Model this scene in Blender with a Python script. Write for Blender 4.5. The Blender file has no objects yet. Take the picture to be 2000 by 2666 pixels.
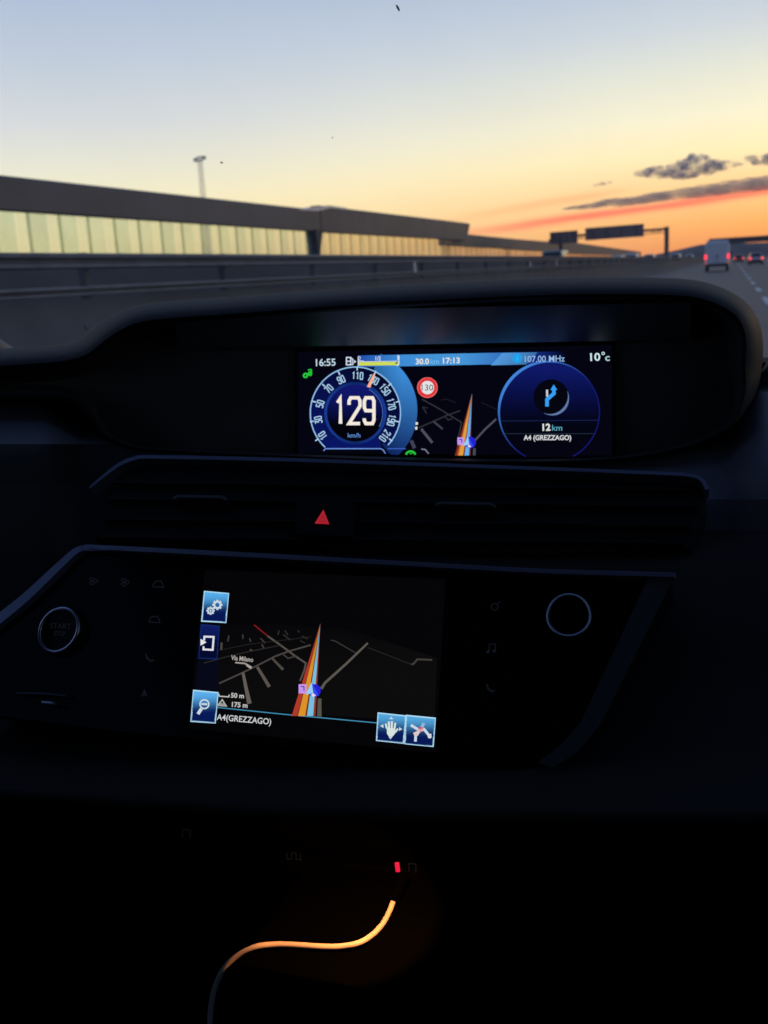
import bpy, bmesh, math, random
import numpy as np
from mathutils import Vector, Matrix
random.seed(7)
rad = math.radians

# ------------------------------------------------------------------ camera, sky, sun
EYE = np.array([0.0, 0.0, 1.05])          # phone held at dashboard height, right of the car's centre line
F = 2600.0; VPX, VPY = 1908.0, 670.0; ROLL = rad(3.2)

def unit(v):
    v = np.array(v, float); return v / np.linalg.norm(v)
_dy = unit([(VPX - 1000) / F, -(VPY - 1333) / F, -1])
_up = unit(np.cross([math.cos(ROLL), math.sin(ROLL), 0], _dy))
if _up[1] < 0: _up = -_up
_dx = np.cross(_dy, _up)
RW = np.array([_dx, _dy, _up])            # camera axes -> world axes

def ray(px, py): return unit(RW @ np.array([(px - 1000) / F, -(py - 1333) / F, -1]))
def onY(px, py, Y): d = ray(px, py); return EYE + d * (Y / d[1])
def onX(px, py, X): d = ray(px, py); return EYE + d * (X / d[0])
def onZ(px, py, Z): d = ray(px, py); return EYE + d * ((Z - EYE[2]) / d[2])

scene = bpy.context.scene
C = scene.collection
cam_d = bpy.data.cameras.new('camera')
cam = bpy.data.objects.new('camera', cam_d); C.objects.link(cam)
cam_d.sensor_fit = 'HORIZONTAL'; cam_d.sensor_width = 36.0; cam_d.lens = F / 2000 * 36.0
cam_d.clip_start = 0.02; cam_d.clip_end = 20000
m4 = Matrix([list(RW[i]) + [EYE[i]] for i in range(3)] + [[0, 0, 0, 1]])
cam.matrix_world = m4
cam_d.dof.use_dof = True; cam_d.dof.focus_distance = 0.73; cam_d.dof.aperture_fstop = 17
scene.camera = cam

def lin(r, g, b):
    f = lambda c: c / 12.92 if c <= 0.04045 else ((c + 0.055) / 1.055) ** 2.4
    return (f(r / 255), f(g / 255), f(b / 255))

SUN_AZ, SUN_EL = rad(14), rad(1.5)         # azimuth measured from +Y towards +X
world = bpy.data.worlds.new('World'); scene.world = world; world.use_nodes = True
wn = world.node_tree; wn.nodes.clear()
def W(t, **k):
    n = wn.nodes.new(t)
    for a, b in k.items(): setattr(n, a, b)
    return n
def wl(a, b): wn.links.new(a, b)
def wmath(op, a, b=None, c=None, clamp=False):
    n = W('ShaderNodeMath', operation=op); n.use_clamp = clamp
    for i, v in enumerate((a, b, c)):
        if v is None: continue
        if isinstance(v, (int, float)): n.inputs[i].default_value = v
        else: wl(v, n.inputs[i])
    return n.outputs[0]
def wramp(fac, stops):
    n = W('ShaderNodeValToRGB'); e = n.color_ramp.elements
    while len(e) < len(stops): e.new(0.5)
    for el, (p, c) in zip(e, stops):
        el.position = p; el.color = (*lin(*c), 1) if len(c) == 3 else c
    wl(fac, n.inputs[0]); return n.outputs[0]
def wmix(fac, a, b, blend='MIX'):
    n = W('ShaderNodeMix', data_type='RGBA', blend_type=blend)
    for i, v in ((0, fac), (6, a), (7, b)):
        if isinstance(v, (int, float)): n.inputs[i].default_value = v
        elif isinstance(v, tuple): n.inputs[i].default_value = (*v, 1)
        else: wl(v, n.inputs[i])
    return n.outputs[2]
tc = W('ShaderNodeTexCoord'); sep = W('ShaderNodeSeparateXYZ'); wl(tc.outputs['Generated'], sep.inputs[0])
dX, dY, dZ = sep.outputs
el = wmath('MULTIPLY', wmath('ARCSINE', dZ), 180 / math.pi)              # elevation in degrees
az = wmath('MULTIPLY', wmath('ARCTAN2', dX, dY), 180 / math.pi)          # 0 straight ahead, left negative
e01 = wmath('DIVIDE', wmath('ADD', el, 1.0), 60.0, clamp=True)           # -1 .. 59 degrees
P = lambda deg: (deg + 1) / 60.0
warm = wramp(e01, [(P(-1), (206, 124, 86)), (P(0.6), (230, 140, 84)), (P(1.8), (244, 168, 98)), (P(3.6), (252, 204, 140)),
                   (P(5.4), (252, 232, 180)), (P(7.2), (240, 234, 203)), (P(9.2), (222, 224, 208)), (P(11.5), (196, 206, 214)), (P(14.5), (172, 187, 208)), (P(22), (122, 146, 184)), (P(58), (72, 92, 136))])
cool = wramp(e01, [(P(-1), (192, 172, 140)), (P(1), (226, 204, 154)), (P(2.6), (242, 224, 172)), (P(4.6), (240, 230, 192)), (P(6.4), (226, 224, 206)),
                   (P(8.5), (208, 211, 213)), (P(11), (190, 200, 213)), (P(14.5), (171, 185, 209)), (P(22), (122, 146, 186)), (P(58), (72, 92, 136))])
far_ = wramp(e01, [(P(-1), (96, 104, 122)), (P(6), (120, 126, 146)), (P(20), (96, 118, 158)), (P(58), (64, 92, 146))])
daz = wmath('ABSOLUTE', wmath('SUBTRACT', az, 14.0))
mr = W('ShaderNodeMapRange', interpolation_type='SMOOTHSTEP'); wl(daz, mr.inputs[0])
for i, v in ((1, 8.0), (2, 50.0), (3, 0.0), (4, 1.0)): mr.inputs[i].default_value = v
mr2 = W('ShaderNodeMapRange', interpolation_type='SMOOTHSTEP'); wl(daz, mr2.inputs[0])
for i, v in ((1, 58.0), (2, 130.0), (3, 0.0), (4, 1.0)): mr2.inputs[i].default_value = v
glow = wmix(mr2.outputs[0], wmix(mr.outputs[0], warm, cool), far_)
# thin pink afterglow streaks high in the west
nz = W('ShaderNodeTexNoise'); nz.inputs['Scale'].default_value = 1.0; nz.inputs['Detail'].default_value = 5
cv = W('ShaderNodeCombineXYZ'); wl(wmath('MULTIPLY', az, 0.16), cv.inputs[0]); wl(wmath('MULTIPLY', el, 1.1), cv.inputs[1]); wl(cv.outputs[0], nz.inputs['Vector'])
wob = wmath('MULTIPLY', wmath('SUBTRACT', nz.outputs['Fac'], 0.5), 0.35)
def streak(a0, a1, e0, slope, half):
    """soft band along elevation e0+slope*(az) between the azimuths a0 and a1"""
    c = wmath('ADD', wmath('MULTIPLY_ADD', az, slope, e0), wob)
    d = wmath('DIVIDE', wmath('SUBTRACT', el, c), half)
    g = wmath('POWER', 2.718, wmath('MULTIPLY', wmath('MULTIPLY', d, d), -1.0))
    k = []
    for s, p, wd in ((1, a0, 11.0), (-1, a1, 4.0)):
        q = W('ShaderNodeMapRange', interpolation_type='SMOOTHSTEP'); wl(az, q.inputs[0])
        q.inputs[1].default_value = p; q.inputs[2].default_value = p + s * wd; q.inputs[3].default_value = 0; q.inputs[4].default_value = 1
        k.append(q.outputs[0])
    return wmath('MULTIPLY', g, wmath('MULTIPLY', k[0], k[1]))
glow = wmix(wmath('MULTIPLY', streak(-18.5, 22, 3.12, 0.072, 0.24), 0.9), glow, lin(247, 112, 96))
glow = wmix(wmath('MULTIPLY', streak(-19, -4, 4.4, 0.105, 0.25), 0.45), glow, lin(250, 158, 110))
sky = W('ShaderNodeTexSky', sky_type='NISHITA'); sky.sun_disc = False
sky.sun_elevation = SUN_EL; sky.sun_rotation = SUN_AZ
skyc = wmix(1.0, sky.outputs[0], (0.1, 0.1, 0.1), 'MULTIPLY')
bg = W('ShaderNodeBackground'); wl(wmix(0.08, glow, skyc), bg.inputs[0]); bg.inputs[1].default_value = 1.24
wo = W('ShaderNodeOutputWorld'); wl(bg.outputs[0], wo.inputs[0])

sun_d = bpy.data.lights.new('sun', 'SUN'); sun_d.energy = 0.06; sun_d.angle = rad(6); sun_d.color = (1.0, 0.62, 0.34)
sun = bpy.data.objects.new('sun', sun_d); C.objects.link(sun)
sdir = Vector((math.sin(SUN_AZ) * math.cos(SUN_EL), math.cos(SUN_AZ) * math.cos(SUN_EL), math.sin(SUN_EL)))
sun.rotation_euler = (-sdir).to_track_quat('-Z', 'Y').to_euler(); sun.location = (0, 0, 40)

scene.view_settings.view_transform = 'Standard'; scene.view_settings.look = 'None'
scene.view_settings.exposure = 0.0; scene.view_settings.gamma = 1.0
scene.render.engine = 'CYCLES'
cy = scene.cycles
cy.use_denoising = True; cy.max_bounces = 8; cy.diffuse_bounces = 3; cy.glossy_bounces = 4; cy.transparent_max_bounces = 24
cy.volume_bounces = 2; cy.volume_step_rate = 0.4; cy.volume_max_steps = 256; cy.sample_clamp_indirect = 4.0

# ------------------------------------------------------------------ materials
MATS = {}
def mat(name, base=(0.5, 0.5, 0.5), rough=0.5, metal=0.0, noise=0.0, nscale=8.0, bump=0.0, bscale=300.0, emit=None, estr=1.0, spec=0.5, coat=0.0):
    if name in MATS: return MATS[name]
    m = bpy.data.materials.new(name); m.use_nodes = True
    nt = m.node_tree; b = nt.nodes['Principled BSDF']
    b.inputs['Base Color'].default_value = (*base, 1); b.inputs['Roughness'].default_value = rough
    b.inputs['Metallic'].default_value = metal; b.inputs['Specular IOR Level'].default_value = spec
    b.inputs['Coat Weight'].default_value = coat
    t = nt.nodes.new('ShaderNodeTexCoord')
    if noise:
        n = nt.nodes.new('ShaderNodeTexNoise'); n.inputs['Scale'].default_value = nscale; n.inputs['Detail'].default_value = 6
        nt.links.new(t.outputs['Object'], n.inputs['Vector'])
        r = nt.nodes.new('ShaderNodeValToRGB')
        r.color_ramp.elements[0].position = 0.3; r.color_ramp.elements[1].position = 0.7
        r.color_ramp.elements[0].color = (*[max(0, c * (1 - noise)) for c in base], 1)
        r.color_ramp.elements[1].color = (*[c * (1 + noise) for c in base], 1)
        nt.links.new(n.outputs['Fac'], r.inputs[0]); nt.links.new(r.outputs[0], b.inputs['Base Color'])
    if bump:
        n = nt.nodes.new('ShaderNodeTexNoise'); n.inputs['Scale'].default_value = bscale; n.inputs['Detail'].default_value = 3
        nt.links.new(t.outputs['Object'], n.inputs['Vector'])
        bp = nt.nodes.new('ShaderNodeBump'); bp.inputs['Strength'].default_value = bump; bp.inputs['Distance'].default_value = 0.002
        nt.links.new(n.outputs['Fac'], bp.inputs['Height']); nt.links.new(bp.outputs[0], b.inputs['Normal'])
    if emit:
        b.inputs['Emission Color'].default_value = (*emit, 1); b.inputs['Emission Strength'].default_value = estr
    MATS[name] = m; return m

def glass(name, tint=(0.96, 0.97, 0.96), spec=0.06, wavy=None, ior=1.45, graze=.8):
    if name in MATS: return MATS[name]
    m = bpy.data.materials.new(name); m.use_nodes = True; nt = m.node_tree; nt.nodes.clear()
    o = nt.nodes.new('ShaderNodeOutputMaterial'); mx = nt.nodes.new('ShaderNodeMixShader')
    t = nt.nodes.new('ShaderNodeBsdfTransparent'); t.inputs[0].default_value = (*tint, 1)
    g = nt.nodes.new('ShaderNodeBsdfGlossy'); g.inputs['Roughness'].default_value = spec
    lw = nt.nodes.new('ShaderNodeLayerWeight'); lw.inputs[0].default_value = .5      # thin pane: same reflection from both sides
    pw = nt.nodes.new('ShaderNodeMath'); pw.operation = 'POWER'; pw.inputs[1].default_value = 5; nt.links.new(lw.outputs['Facing'], pw.inputs[0])
    fr = nt.nodes.new('ShaderNodeMath'); fr.operation = 'MULTIPLY_ADD'; fr.inputs[1].default_value = graze; fr.inputs[2].default_value = 2 * ((ior - 1) / (ior + 1)) ** 2
    nt.links.new(pw.outputs[0], fr.inputs[0]); nt.links.new(fr.outputs[0], mx.inputs[0]); nt.links.new(t.outputs[0], mx.inputs[1]); nt.links.new(g.outputs[0], mx.inputs[2])
    if wavy:
        tcn = nt.nodes.new('ShaderNodeTexCoord'); n = nt.nodes.new('ShaderNodeTexNoise'); n.inputs['Scale'].default_value = wavy[0]; n.inputs['Detail'].default_value = 4
        nt.links.new(tcn.outputs['Object'], n.inputs['Vector'])
        r = nt.nodes.new('ShaderNodeValToRGB'); r.color_ramp.elements[0].position = .3; r.color_ramp.elements[1].position = .7
        r.color_ramp.elements[0].color = (*[c * (1 - wavy[1]) for c in tint], 1); r.color_ramp.elements[1].color = (*tint, 1)
        nt.links.new(n.outputs['Fac'], r.inputs[0]); nt.links.new(r.outputs[0], t.inputs[0])
    nt.links.new(mx.outputs[0], o.inputs[0]); MATS[name] = m; return m

def pixel_mat():
    """lit display pixels: emission colour comes from the drawn graphic"""
    m = bpy.data.materials.new('display_pixels'); m.use_nodes = True; nt = m.node_tree; nt.nodes.clear()
    o = nt.nodes.new('ShaderNodeOutputMaterial'); e = nt.nodes.new('ShaderNodeEmission'); a = nt.nodes.new('ShaderNodeAttribute')
    a.attribute_name = 'col'; nt.links.new(a.outputs['Color'], e.inputs[0]); nt.links.new(e.outputs[0], o.inputs[0]); return m
PIX = pixel_mat()

# ------------------------------------------------------------------ mesh helpers
def tag(o, label=None, cat=None, group=None, kind=None):
    if label: o['label'] = label
    if cat: o['category'] = cat
    if group: o['group'] = group
    if kind: o['kind'] = kind
    return o
def empty(name, loc, label, cat, group=None, rz=0.0):
    o = bpy.data.objects.new(name, None); C.objects.link(o); o.empty_display_size = 0.2
    o.location = loc; o.rotation_euler = (0, 0, rz); return tag(o, label, cat, group)
def root_loc(o):
    while o.parent: o = o.parent
    return np.array(o.location)

class MB:
    def __init__(s): s.v, s.f = [], []
    def poly(s, pts):
        i = len(s.v); s.v += [tuple(map(float, p)) for p in pts]; s.f.append(list(range(i, i + len(pts)))); return s
    def box(s, c, d, top=None):
        """box by centre and size; top=(sx,sy) scales the upper face"""
        tx, ty = top or (1, 1); i = len(s.v); x, y, z = c; a, b, h = d[0] / 2, d[1] / 2, d[2] / 2
        for k, (fx, fy) in ((-1, (1, 1)), (1, (tx, ty))):
            for sx, sy in ((-1, -1), (1, -1), (1, 1), (-1, 1)): s.v.append((x + sx * a * fx, y + sy * b * fy, z + k * h))
        for q in ((3, 2, 1, 0), (4, 5, 6, 7), (0, 1, 5, 4), (1, 2, 6, 5), (2, 3, 7, 6), (3, 0, 4, 7)): s.f.append([i + j for j in q])
        return s
    def grid(s, rows, closed=False):
        i = len(s.v); n = len(rows[0])
        for r in rows: s.v += [tuple(map(float, p)) for p in r]
        for a in range(len(rows) - 1):
            for b in range(n if closed else n - 1):
                c = (b + 1) % n
                s.f.append([i + a * n + b, i + a * n + c, i + (a + 1) * n + c, i + (a + 1) * n + b])
        return s
    def tube(s, pts, r, seg=10, caps=True):
        pts = [Vector(p) for p in pts]; rs = r if isinstance(r, (list, tuple)) else [r] * len(pts); rows = []
        t0 = (pts[1] - pts[0]).normalized(); u = t0.orthogonal().normalized()
        for k, p in enumerate(pts):
            t = (pts[min(k + 1, len(pts) - 1)] - pts[max(k - 1, 0)]).normalized()
            u = (u - t * u.dot(t)).normalized(); w = t.cross(u)
            rows.append([p + (u * math.cos(a) + w * math.sin(a)) * rs[k] for a in [2 * math.pi * j / seg for j in range(seg)]])
        s.grid(rows, True)
        if caps: s.poly(rows[0][::-1]); s.poly(rows[-1])
        return s
    def ring(s, c, ex, ey, n, R, r, seg=40, sub=8, a0=0, a1=2 * math.pi, hs=1.0):
        """torus of radius R on the plane (ex, ey)"""
        c, ex, ey, n = map(lambda q: np.array(q, float), (c, ex, ey, n)); rows = []; full = abs(a1 - a0 - 2 * math.pi) < 1e-6
        for k in range(seg + (0 if full else 1)):
            a = a0 + (a1 - a0) * k / seg; d = ex * math.cos(a) + ey * math.sin(a)
            rows.append([c + d * (R + r * math.cos(b)) + n * (r * hs * math.sin(b)) for b in [2 * math.pi * j / sub for j in range(sub)]])
        if full: rows.append(rows[0])
        return s.grid(rows, True)
    def disc(s, c, ex, ey, R, seg=40):
        c, ex, ey = map(lambda q: np.array(q, float), (c, ex, ey))
        return s.poly([c + (ex * math.cos(a) + ey * math.sin(a)) * R for a in [2 * math.pi * j / seg for j in range(seg)]])
    def slab(s, pts, off):
        """closed outline pts (front) extruded by vector off"""
        n = len(pts); i = len(s.v); off = np.array(off, float)
        s.v += [tuple(map(float, p)) for p in pts] + [tuple(np.array(p, float) + off) for p in pts]
        s.f.append(list(range(i, i + n))); s.f.append(list(range(i + 2 * n - 1, i + n - 1, -1)))
        for k in range(n): s.f.append([i + k, i + n + k, i + n + (k + 1) % n, i + (k + 1) % n])
        return s
    def build(s, name, m, parent=None, smooth=False, bevel=0.0, bseg=2, local=False):
        me = bpy.data.meshes.new(name)
        off = np.zeros(3) if (parent is None or local) else root_loc(parent)
        me.from_pydata([tuple(np.array(p) - off) for p in s.v], [], s.f)
        bm = bmesh.new(); bm.from_mesh(me); bmesh.ops.remove_doubles(bm, verts=bm.verts, dist=1e-6)
        bmesh.ops.recalc_face_normals(bm, faces=bm.faces)
        if bevel:
            ed = [e for e in bm.edges if len(e.link_faces) == 2 and e.calc_face_angle(0) > 0.5]
            bmesh.ops.bevel(bm, geom=ed, offset=bevel, segments=bseg, affect='EDGES', profile=0.5, clamp_overlap=True)
        if smooth:
            for f in bm.faces: f.smooth = True
        bm.to_mesh(me); bm.free(); me.materials.append(m)
        if smooth and not name.startswith('dashboard'): me.set_sharp_from_angle(angle=rad(40))
        o = bpy.data.objects.new(name, me); C.objects.link(o)
        if parent: o.parent = parent
        return o

def copy_tree(o, parent=None):
    c = o.copy(); C.objects.link(c)
    if parent: c.parent = parent
    for ch in list(o.children): copy_tree(ch, c)
    return c

def spline(pts, n=8):
    """Catmull-Rom through the points"""
    p = [np.array(q, float) for q in pts]; p = [2 * p[0] - p[1]] + p + [2 * p[-1] - p[-2]]; out = []
    for i in range(1, len(p) - 2):
        for k in range(n):
            t = k / n
            out.append(0.5 * (2 * p[i] + (p[i + 1] - p[i - 1]) * t + (2 * p[i - 1] - 5 * p[i] + 4 * p[i + 1] - p[i + 2]) * t * t + (3 * p[i] - p[i - 1] - 3 * p[i + 1] + p[i + 2]) * t ** 3))
    out.append(p[-2]); return out
def closed_resample(pts, n):
    p = [np.array(q, float) for q in pts]; m = len(p); q = []
    for i in range(m):
        a, b, c, d = p[i - 1], p[i], p[(i + 1) % m], p[(i + 2) % m]
        for k in range(8):
            t = k / 8; q.append(0.5 * (2 * b + (c - a) * t + (2 * a - 5 * b + 4 * c - d) * t * t + (3 * b - a - 3 * c + d) * t ** 3))
    q.append(q[0]); L = [0]
    for a, b in zip(q, q[1:]): L.append(L[-1] + np.linalg.norm(b - a))
    return [np.array([np.interp(L[-1] * k / n, L, [v[0] for v in q]), np.interp(L[-1] * k / n, L, [v[1] for v in q])]) for k in range(n)]
def inset(pts, d):
    n = len(pts); out = []
    for i in range(n):
        t = pts[(i + 2) % n] - pts[i - 2]; t = t / (np.linalg.norm(t) + 1e-9)
        k = d(pts[i]) if callable(d) else d
        out.append(pts[i] + np.array([-t[1], t[0]]) * k)
    return out

# ------------------------------------------------------------------ the setting outside
ground = tag(MB().poly([(-6000, -300, -0.06), (6000, -300, -0.06), (6000, 9000, -0.06), (-6000, 9000, -0.06)]).build('ground', mat('dry_verge', (0.07, 0.066, 0.045), 0.9, noise=0.5, nscale=0.02)), kind='structure')
asphalt = mat('asphalt', (0.055, 0.055, 0.057), 0.62, noise=0.35, nscale=0.7, bump=0.4, bscale=60, spec=.35)
road = tag(MB().poly([(-6.8, -60, 0), (15.5, -60, 0), (15.5, 1500, 0), (-6.8, 1500, 0)]).build('road', asphalt), kind='structure')
tag(MB().poly([(-25.4, -60, 0), (-8.2, -60, 0), (-8.2, 1500, 0), (-25.4, 1500, 0)]).build('opposite_road', asphalt), kind='structure')
wp = mat('road_paint', (0.62, 0.62, 0.6), 0.7, noise=0.25, nscale=3)
mk = MB()
for X in (0.80, 4.6):
    for k in range(70):
        y0 = 6.0 + 9.0 * k
        mk.box((X, y0 + 2.0, 0.006), (0.15, 4.2, 0.004))
for X in (-5.6, 8.4): mk.box((X, 600, 0.006), (0.2, 1320, 0.004))
tag(mk.build('lane_markings', wp), kind='structure')
mk = MB()
for X in (-13.0, -17.0):
    for k in range(40): mk.box((X, 12 + 12 * k, 0.006), (0.15, 4.5, 0.004))
tag(mk.build('opposite_lane_markings', wp), kind='structure')

# low hills on the horizon
hm = MB(); rows = [[], [], []]
for k in range(90):
    x = -2600 + 60 * k; h = 7 + 7 * math.sin(k * 0.21) ** 2 + 4 * math.sin(k * 0.47 + 1) + 3 * random.random()
    q = min(1, max(0, (x + 230) / 190)); h += 25 * q * q * (3 - 2 * q)
    rows[0].append((x, 2600, -2)); rows[1].append((x, 2780, max(4, h))); rows[2].append((x, 3300, -2))
tag(hm.grid(rows).build('hills', mat('far_hills', (0.15, 0.125, 0.12), 1.0, noise=0.3, nscale=0.01), smooth=True), kind='structure')  # paler warm grey puts the distance haze into the hill colour

# ------------------------------------------------------------------ noise barriers beyond the opposite carriageway
band_m = mat('dark_barrier_metal', (0.105, 0.092, 0.088), 0.6, noise=0.18, nscale=0.35)
conc = mat('barrier_concrete', (0.066, 0.070, 0.077), 0.85, noise=0.22, nscale=1.6)
conc_d = mat('dark_concrete', (0.075, 0.075, 0.08), 0.85, noise=0.22, nscale=0.8)
steel = mat('galvanised_steel', (0.13, 0.138, 0.155), 0.7, metal=0.0, noise=0.2, nscale=4)
post_m = mat('barrier_post', (0.30, 0.30, 0.25), 0.6)
roof_m = mat('pale_roof_sheet', (0.72, 0.72, 0.74), 0.4, noise=0.1, nscale=1)
def acr(name, tint, wav):
    m = glass(name, tuple(c ** .5 for c in tint), 0.2, (0.9, wav), 1.15, .12); nt = m.node_tree     # weathered: part of the light is scattered
    t = next(n for n in nt.nodes if n.type == 'BSDF_TRANSPARENT'); mx = next(n for n in nt.nodes if n.type == 'MIX_SHADER')
    tr = nt.nodes.new('ShaderNodeBsdfTranslucent'); m2 = nt.nodes.new('ShaderNodeMixShader'); m2.inputs[0].default_value = .12
    tr.inputs[0].default_value = (*[c ** .5 for c in tint], 1)
    nt.links.new(t.outputs[0], m2.inputs[1]); nt.links.new(tr.outputs[0], m2.inputs[2]); nt.links.new(m2.outputs[0], mx.inputs[1]); return m      # tint through the whole sheet
panes = [acr('tinted_acrylic_green', (0.79, 0.90, 0.80), .06), acr('tinted_acrylic_pale', (0.84, 0.93, 0.83), .05), acr('tinted_acrylic_grey', (0.76, 0.87, 0.78), .06), acr('clear_acrylic', (0.93, 0.98, 0.88), .03)]
rib_m = acr('rib_acrylic', (0.68, 0.72, 0.60), .03)
warmp = [acr('straw_acrylic', (0.82, 0.82, 0.65), .06), acr('straw_acrylic_pale', (0.86, 0.85, 0.67), .05), acr('straw_acrylic_green', (0.79, 0.82, 0.65), .06), acr('straw_acrylic_light', (0.92, 0.89, 0.70), .03)]
dull = [acr('dull_acrylic_amber', (0.70, 0.66, 0.53), .08), acr('dull_acrylic_pale', (0.76, 0.70, 0.56), .08), acr('dull_acrylic_brown', (0.67, 0.62, 0.50), .08), acr('dull_acrylic_light', (0.72, 0.67, 0.54), .05)]
XW = -26.0
def wallz(px, py): return onX(px, py, XW)[2]
def barrier(Y0, Y1, zb, zp0, zp1, zt0, zt1, pitch, label, roof=False, over=0.0, pset=None, XW=XW):
    pset = pset or panes
    """concrete base to zb, clear panels up to zp, dark metal band up to zt"""
    r = empty('noise_barrier', (XW, Y0, 0), label, 'noise barrier', 'noise barriers along the far side of the motorway')
    MB().box((XW, (Y0 + Y1) / 2, zb / 2), (0.5, Y1 - Y0, zb)).build('base_wall', conc_d, r)
    f = lambda a, b, Y: a + (b - a) * (Y - Y0) / (Y1 - Y0)
    n = max(1, round((Y1 - Y0) / pitch))
    for k in range(n):
        a, b = Y0 + (Y1 - Y0) * k / n, Y0 + (Y1 - Y0) * (k + 1) / n
        za, zb2 = f(zp0, zp1, a), f(zp0, zp1, b)
        c = a + (b - a) * .64; zc = f(zp0, zp1, c)
        MB().slab([(XW + .04, a + .01, zb), (XW + .04, c - .01, zb), (XW + .04, c - .01, zc), (XW + .04, a + .01, za)], (-0.03, 0, 0)).build('panel', pset[(k * 7 + k // 3) % 3], r)
        MB().slab([(XW + .07, c + .01, zb), (XW + .07, b - .01, zb), (XW + .07, b - .01, zb2), (XW + .07, c + .01, zc)], (-0.03, 0, 0)).build('clear_panel', pset[3], r)
        MB().box((XW + .10, a, (zb + za) / 2), (0.04, 0.16, za - zb)).build('rib', rib_m, r)
    m = MB(); rows = []
    for k in range(13):
        Y = Y0 + (Y1 + over - Y0) * k / 12; Yt = Y if k < 12 else Y + (0.0 if not over else 1.6)
        zp, zt = f(zp0, zp1, min(Y, Y1)), f(zt0, zt1, min(Y, Y1))
        rows.append([(XW - .35, Y, zp), (XW + .35, Y, zp), (XW + .35, Yt, zt - .1), (XW + .25, Yt, zt), (XW - .35, Yt, zt)])
    m.grid(rows, True); m.poly(rows[0]); m.poly(rows[-1]); m.build('top_band', band_m, r)
    if roof:
        q = [onX(772, 546.5, XW + .42), onX(858, 534.5, XW + .42), onX(905, 541.5, XW + .42), onX(895, 545.5, XW + .42), onX(862, 541, XW + .42), onX(828, 549, XW + .42)]
        MB().slab(q, (-1.2, 0, 0)).build('roof_sheet', roof_m, r)
    return r
zp_ = 1.05
barrier(22.0, 63.3, 2.4, wallz(0, 545), wallz(815, 602), wallz(0, 460), wallz(800, 545), 2.0, label='long nearest noise barrier with greenish clear panels under a dark top band')
b2 = barrier(63.45, 97.5, 2.3, wallz(850, 605), wallz(1160, 623), wallz(900, 545), wallz(1200, 580), 2.0, 'taller middle noise barrier whose dark top band overhangs at its end', pset=warmp, roof=True, over=5.0)
barrier(96.0, 128.0, 2.1, wallz(1170, 638), wallz(1330, 647), wallz(1205, 607), wallz(1330, 620), 2.3, 'noise barrier left of the gantry signs with closely ribbed panels', pset=dull, XW=-26.5)
barrier(127.0, 166.0, 2.1, wallz(1350, 649), wallz(1470, 655), wallz(1340, 620), wallz(1450, 629), 6.0, 'noise barrier behind the smaller gantry sign with plain dull panels', pset=dull, XW=-26.9)
barrier(164.0, 330.0, 2.4, 3.3, 3.0, 5.4, 4.3, 9.0, 'farthest noise barrier running low and dark towards the horizon', pset=dull, XW=-27.4)
# the dark wedge-shaped pier between the first two barriers
pier = MB().slab([onX(821, 596, XW + .45), onX(842, 597, XW + .45), onX(837, 635, XW + .45), onX(834, 672, XW + .45), onX(829, 672, XW + .45), onX(827, 635, XW + .45)], (-0.7, 0, 0)).build('barrier_pier', mat('pier_dark', (0.03, 0.03, 0.033), 0.7))
tag(pier, 'dark tapered pier filling the gap between the first two noise barriers', 'pier')

# ------------------------------------------------------------------ median barrier with two rails
XB = -6.0
def zb(y, x=0): return onX(x, y, XB)[2]
med = empty('median_barrier', (XB, 0, 0), 'grey concrete median barrier topped by two metal guardrails beside the road', 'guardrail')
prof = [(-.30, 0), (-.30, .08), (-.16, .34), (-.09, .98), (.09, .98), (.16, .34), (.30, .08), (.30, 0)]
Ys = [-4 + 3 * k for k in range(30)] + [90 + 15 * k for k in range(25)]
MB().grid([[(XB + a, Y, b) for a, b in prof] for Y in Ys]).build('concrete_wall', conc, med)
def wbeam(z0, z1):
    h = z1 - z0; pr = [(.10, z0), (.19, z0 + .10 * h), (.19, z0 + .30 * h), (.11, z0 + .46 * h), (.11, z0 + .54 * h), (.19, z0 + .70 * h), (.19, z0 + .90 * h), (.10, z1), (.09, z1), (.09, z0)]
    return MB().grid([[(XB + a, Y, b) for a, b in pr] for Y in Ys], True)
wbeam(1.28, 1.43).build('guardrail_beam', steel, med)
wbeam(1.03, 1.12).build('guardrail_beam', steel, med)
for k in range(46):
    Y = -3 + 2.9 * k
    MB().box((XB - .02, Y, 1.22), (.08, .06, .44)).build('rail_post', conc_d, med)
# screen board between the carriageways: dark, closes the gap between the rails
scr = tag(MB().grid([[(XB - 1.1 + a, Y, b) for a, b in ((-.1, 0), (-.1, 1.33), (.1, 1.33), (.1, 0))] for Y in Ys]).build('median_wall', conc_d), 'dark low wall standing just behind the two guardrails', 'wall')

refl = mat('white_reflector', (0.75, 0.75, 0.74), 0.4)
for px, py, Y, h, lab in ((1331, 703, 19.0, .34, 'small white pointed marker on the guardrail left of the dark blur'),
                          (1472, 694, 31.0, .26, 'white round-topped marker on the guardrail under the small gantry sign'),
                          (1500, 698, 36.0, .40, 'tallest white marker on the guardrail beneath the gap between gantry signs'),
                          (1780, 684, 105.0, .62, 'white marker post at the far end of the guardrail left of the van')):
    X = XB + .16
    r = empty('delineator', (X, Y, 1.12), lab, 'road marker', 'white markers along the guardrail')
    MB().slab([(X, Y - .02, 1.10), (X + .06, Y - .02, 1.10), (X + .04, Y - .02, 1.10 + h * .6), (X + .02, Y - .02, 1.10 + h * .6)], (0, .04, 0)).build('marker_body', refl, r)
    MB().box((X + .03, Y - .03, 1.10 + h * .42), (.025, .012, .05)).build('reflector', mat('reflector_face', (.85, .82, .78), .2), r)

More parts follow.
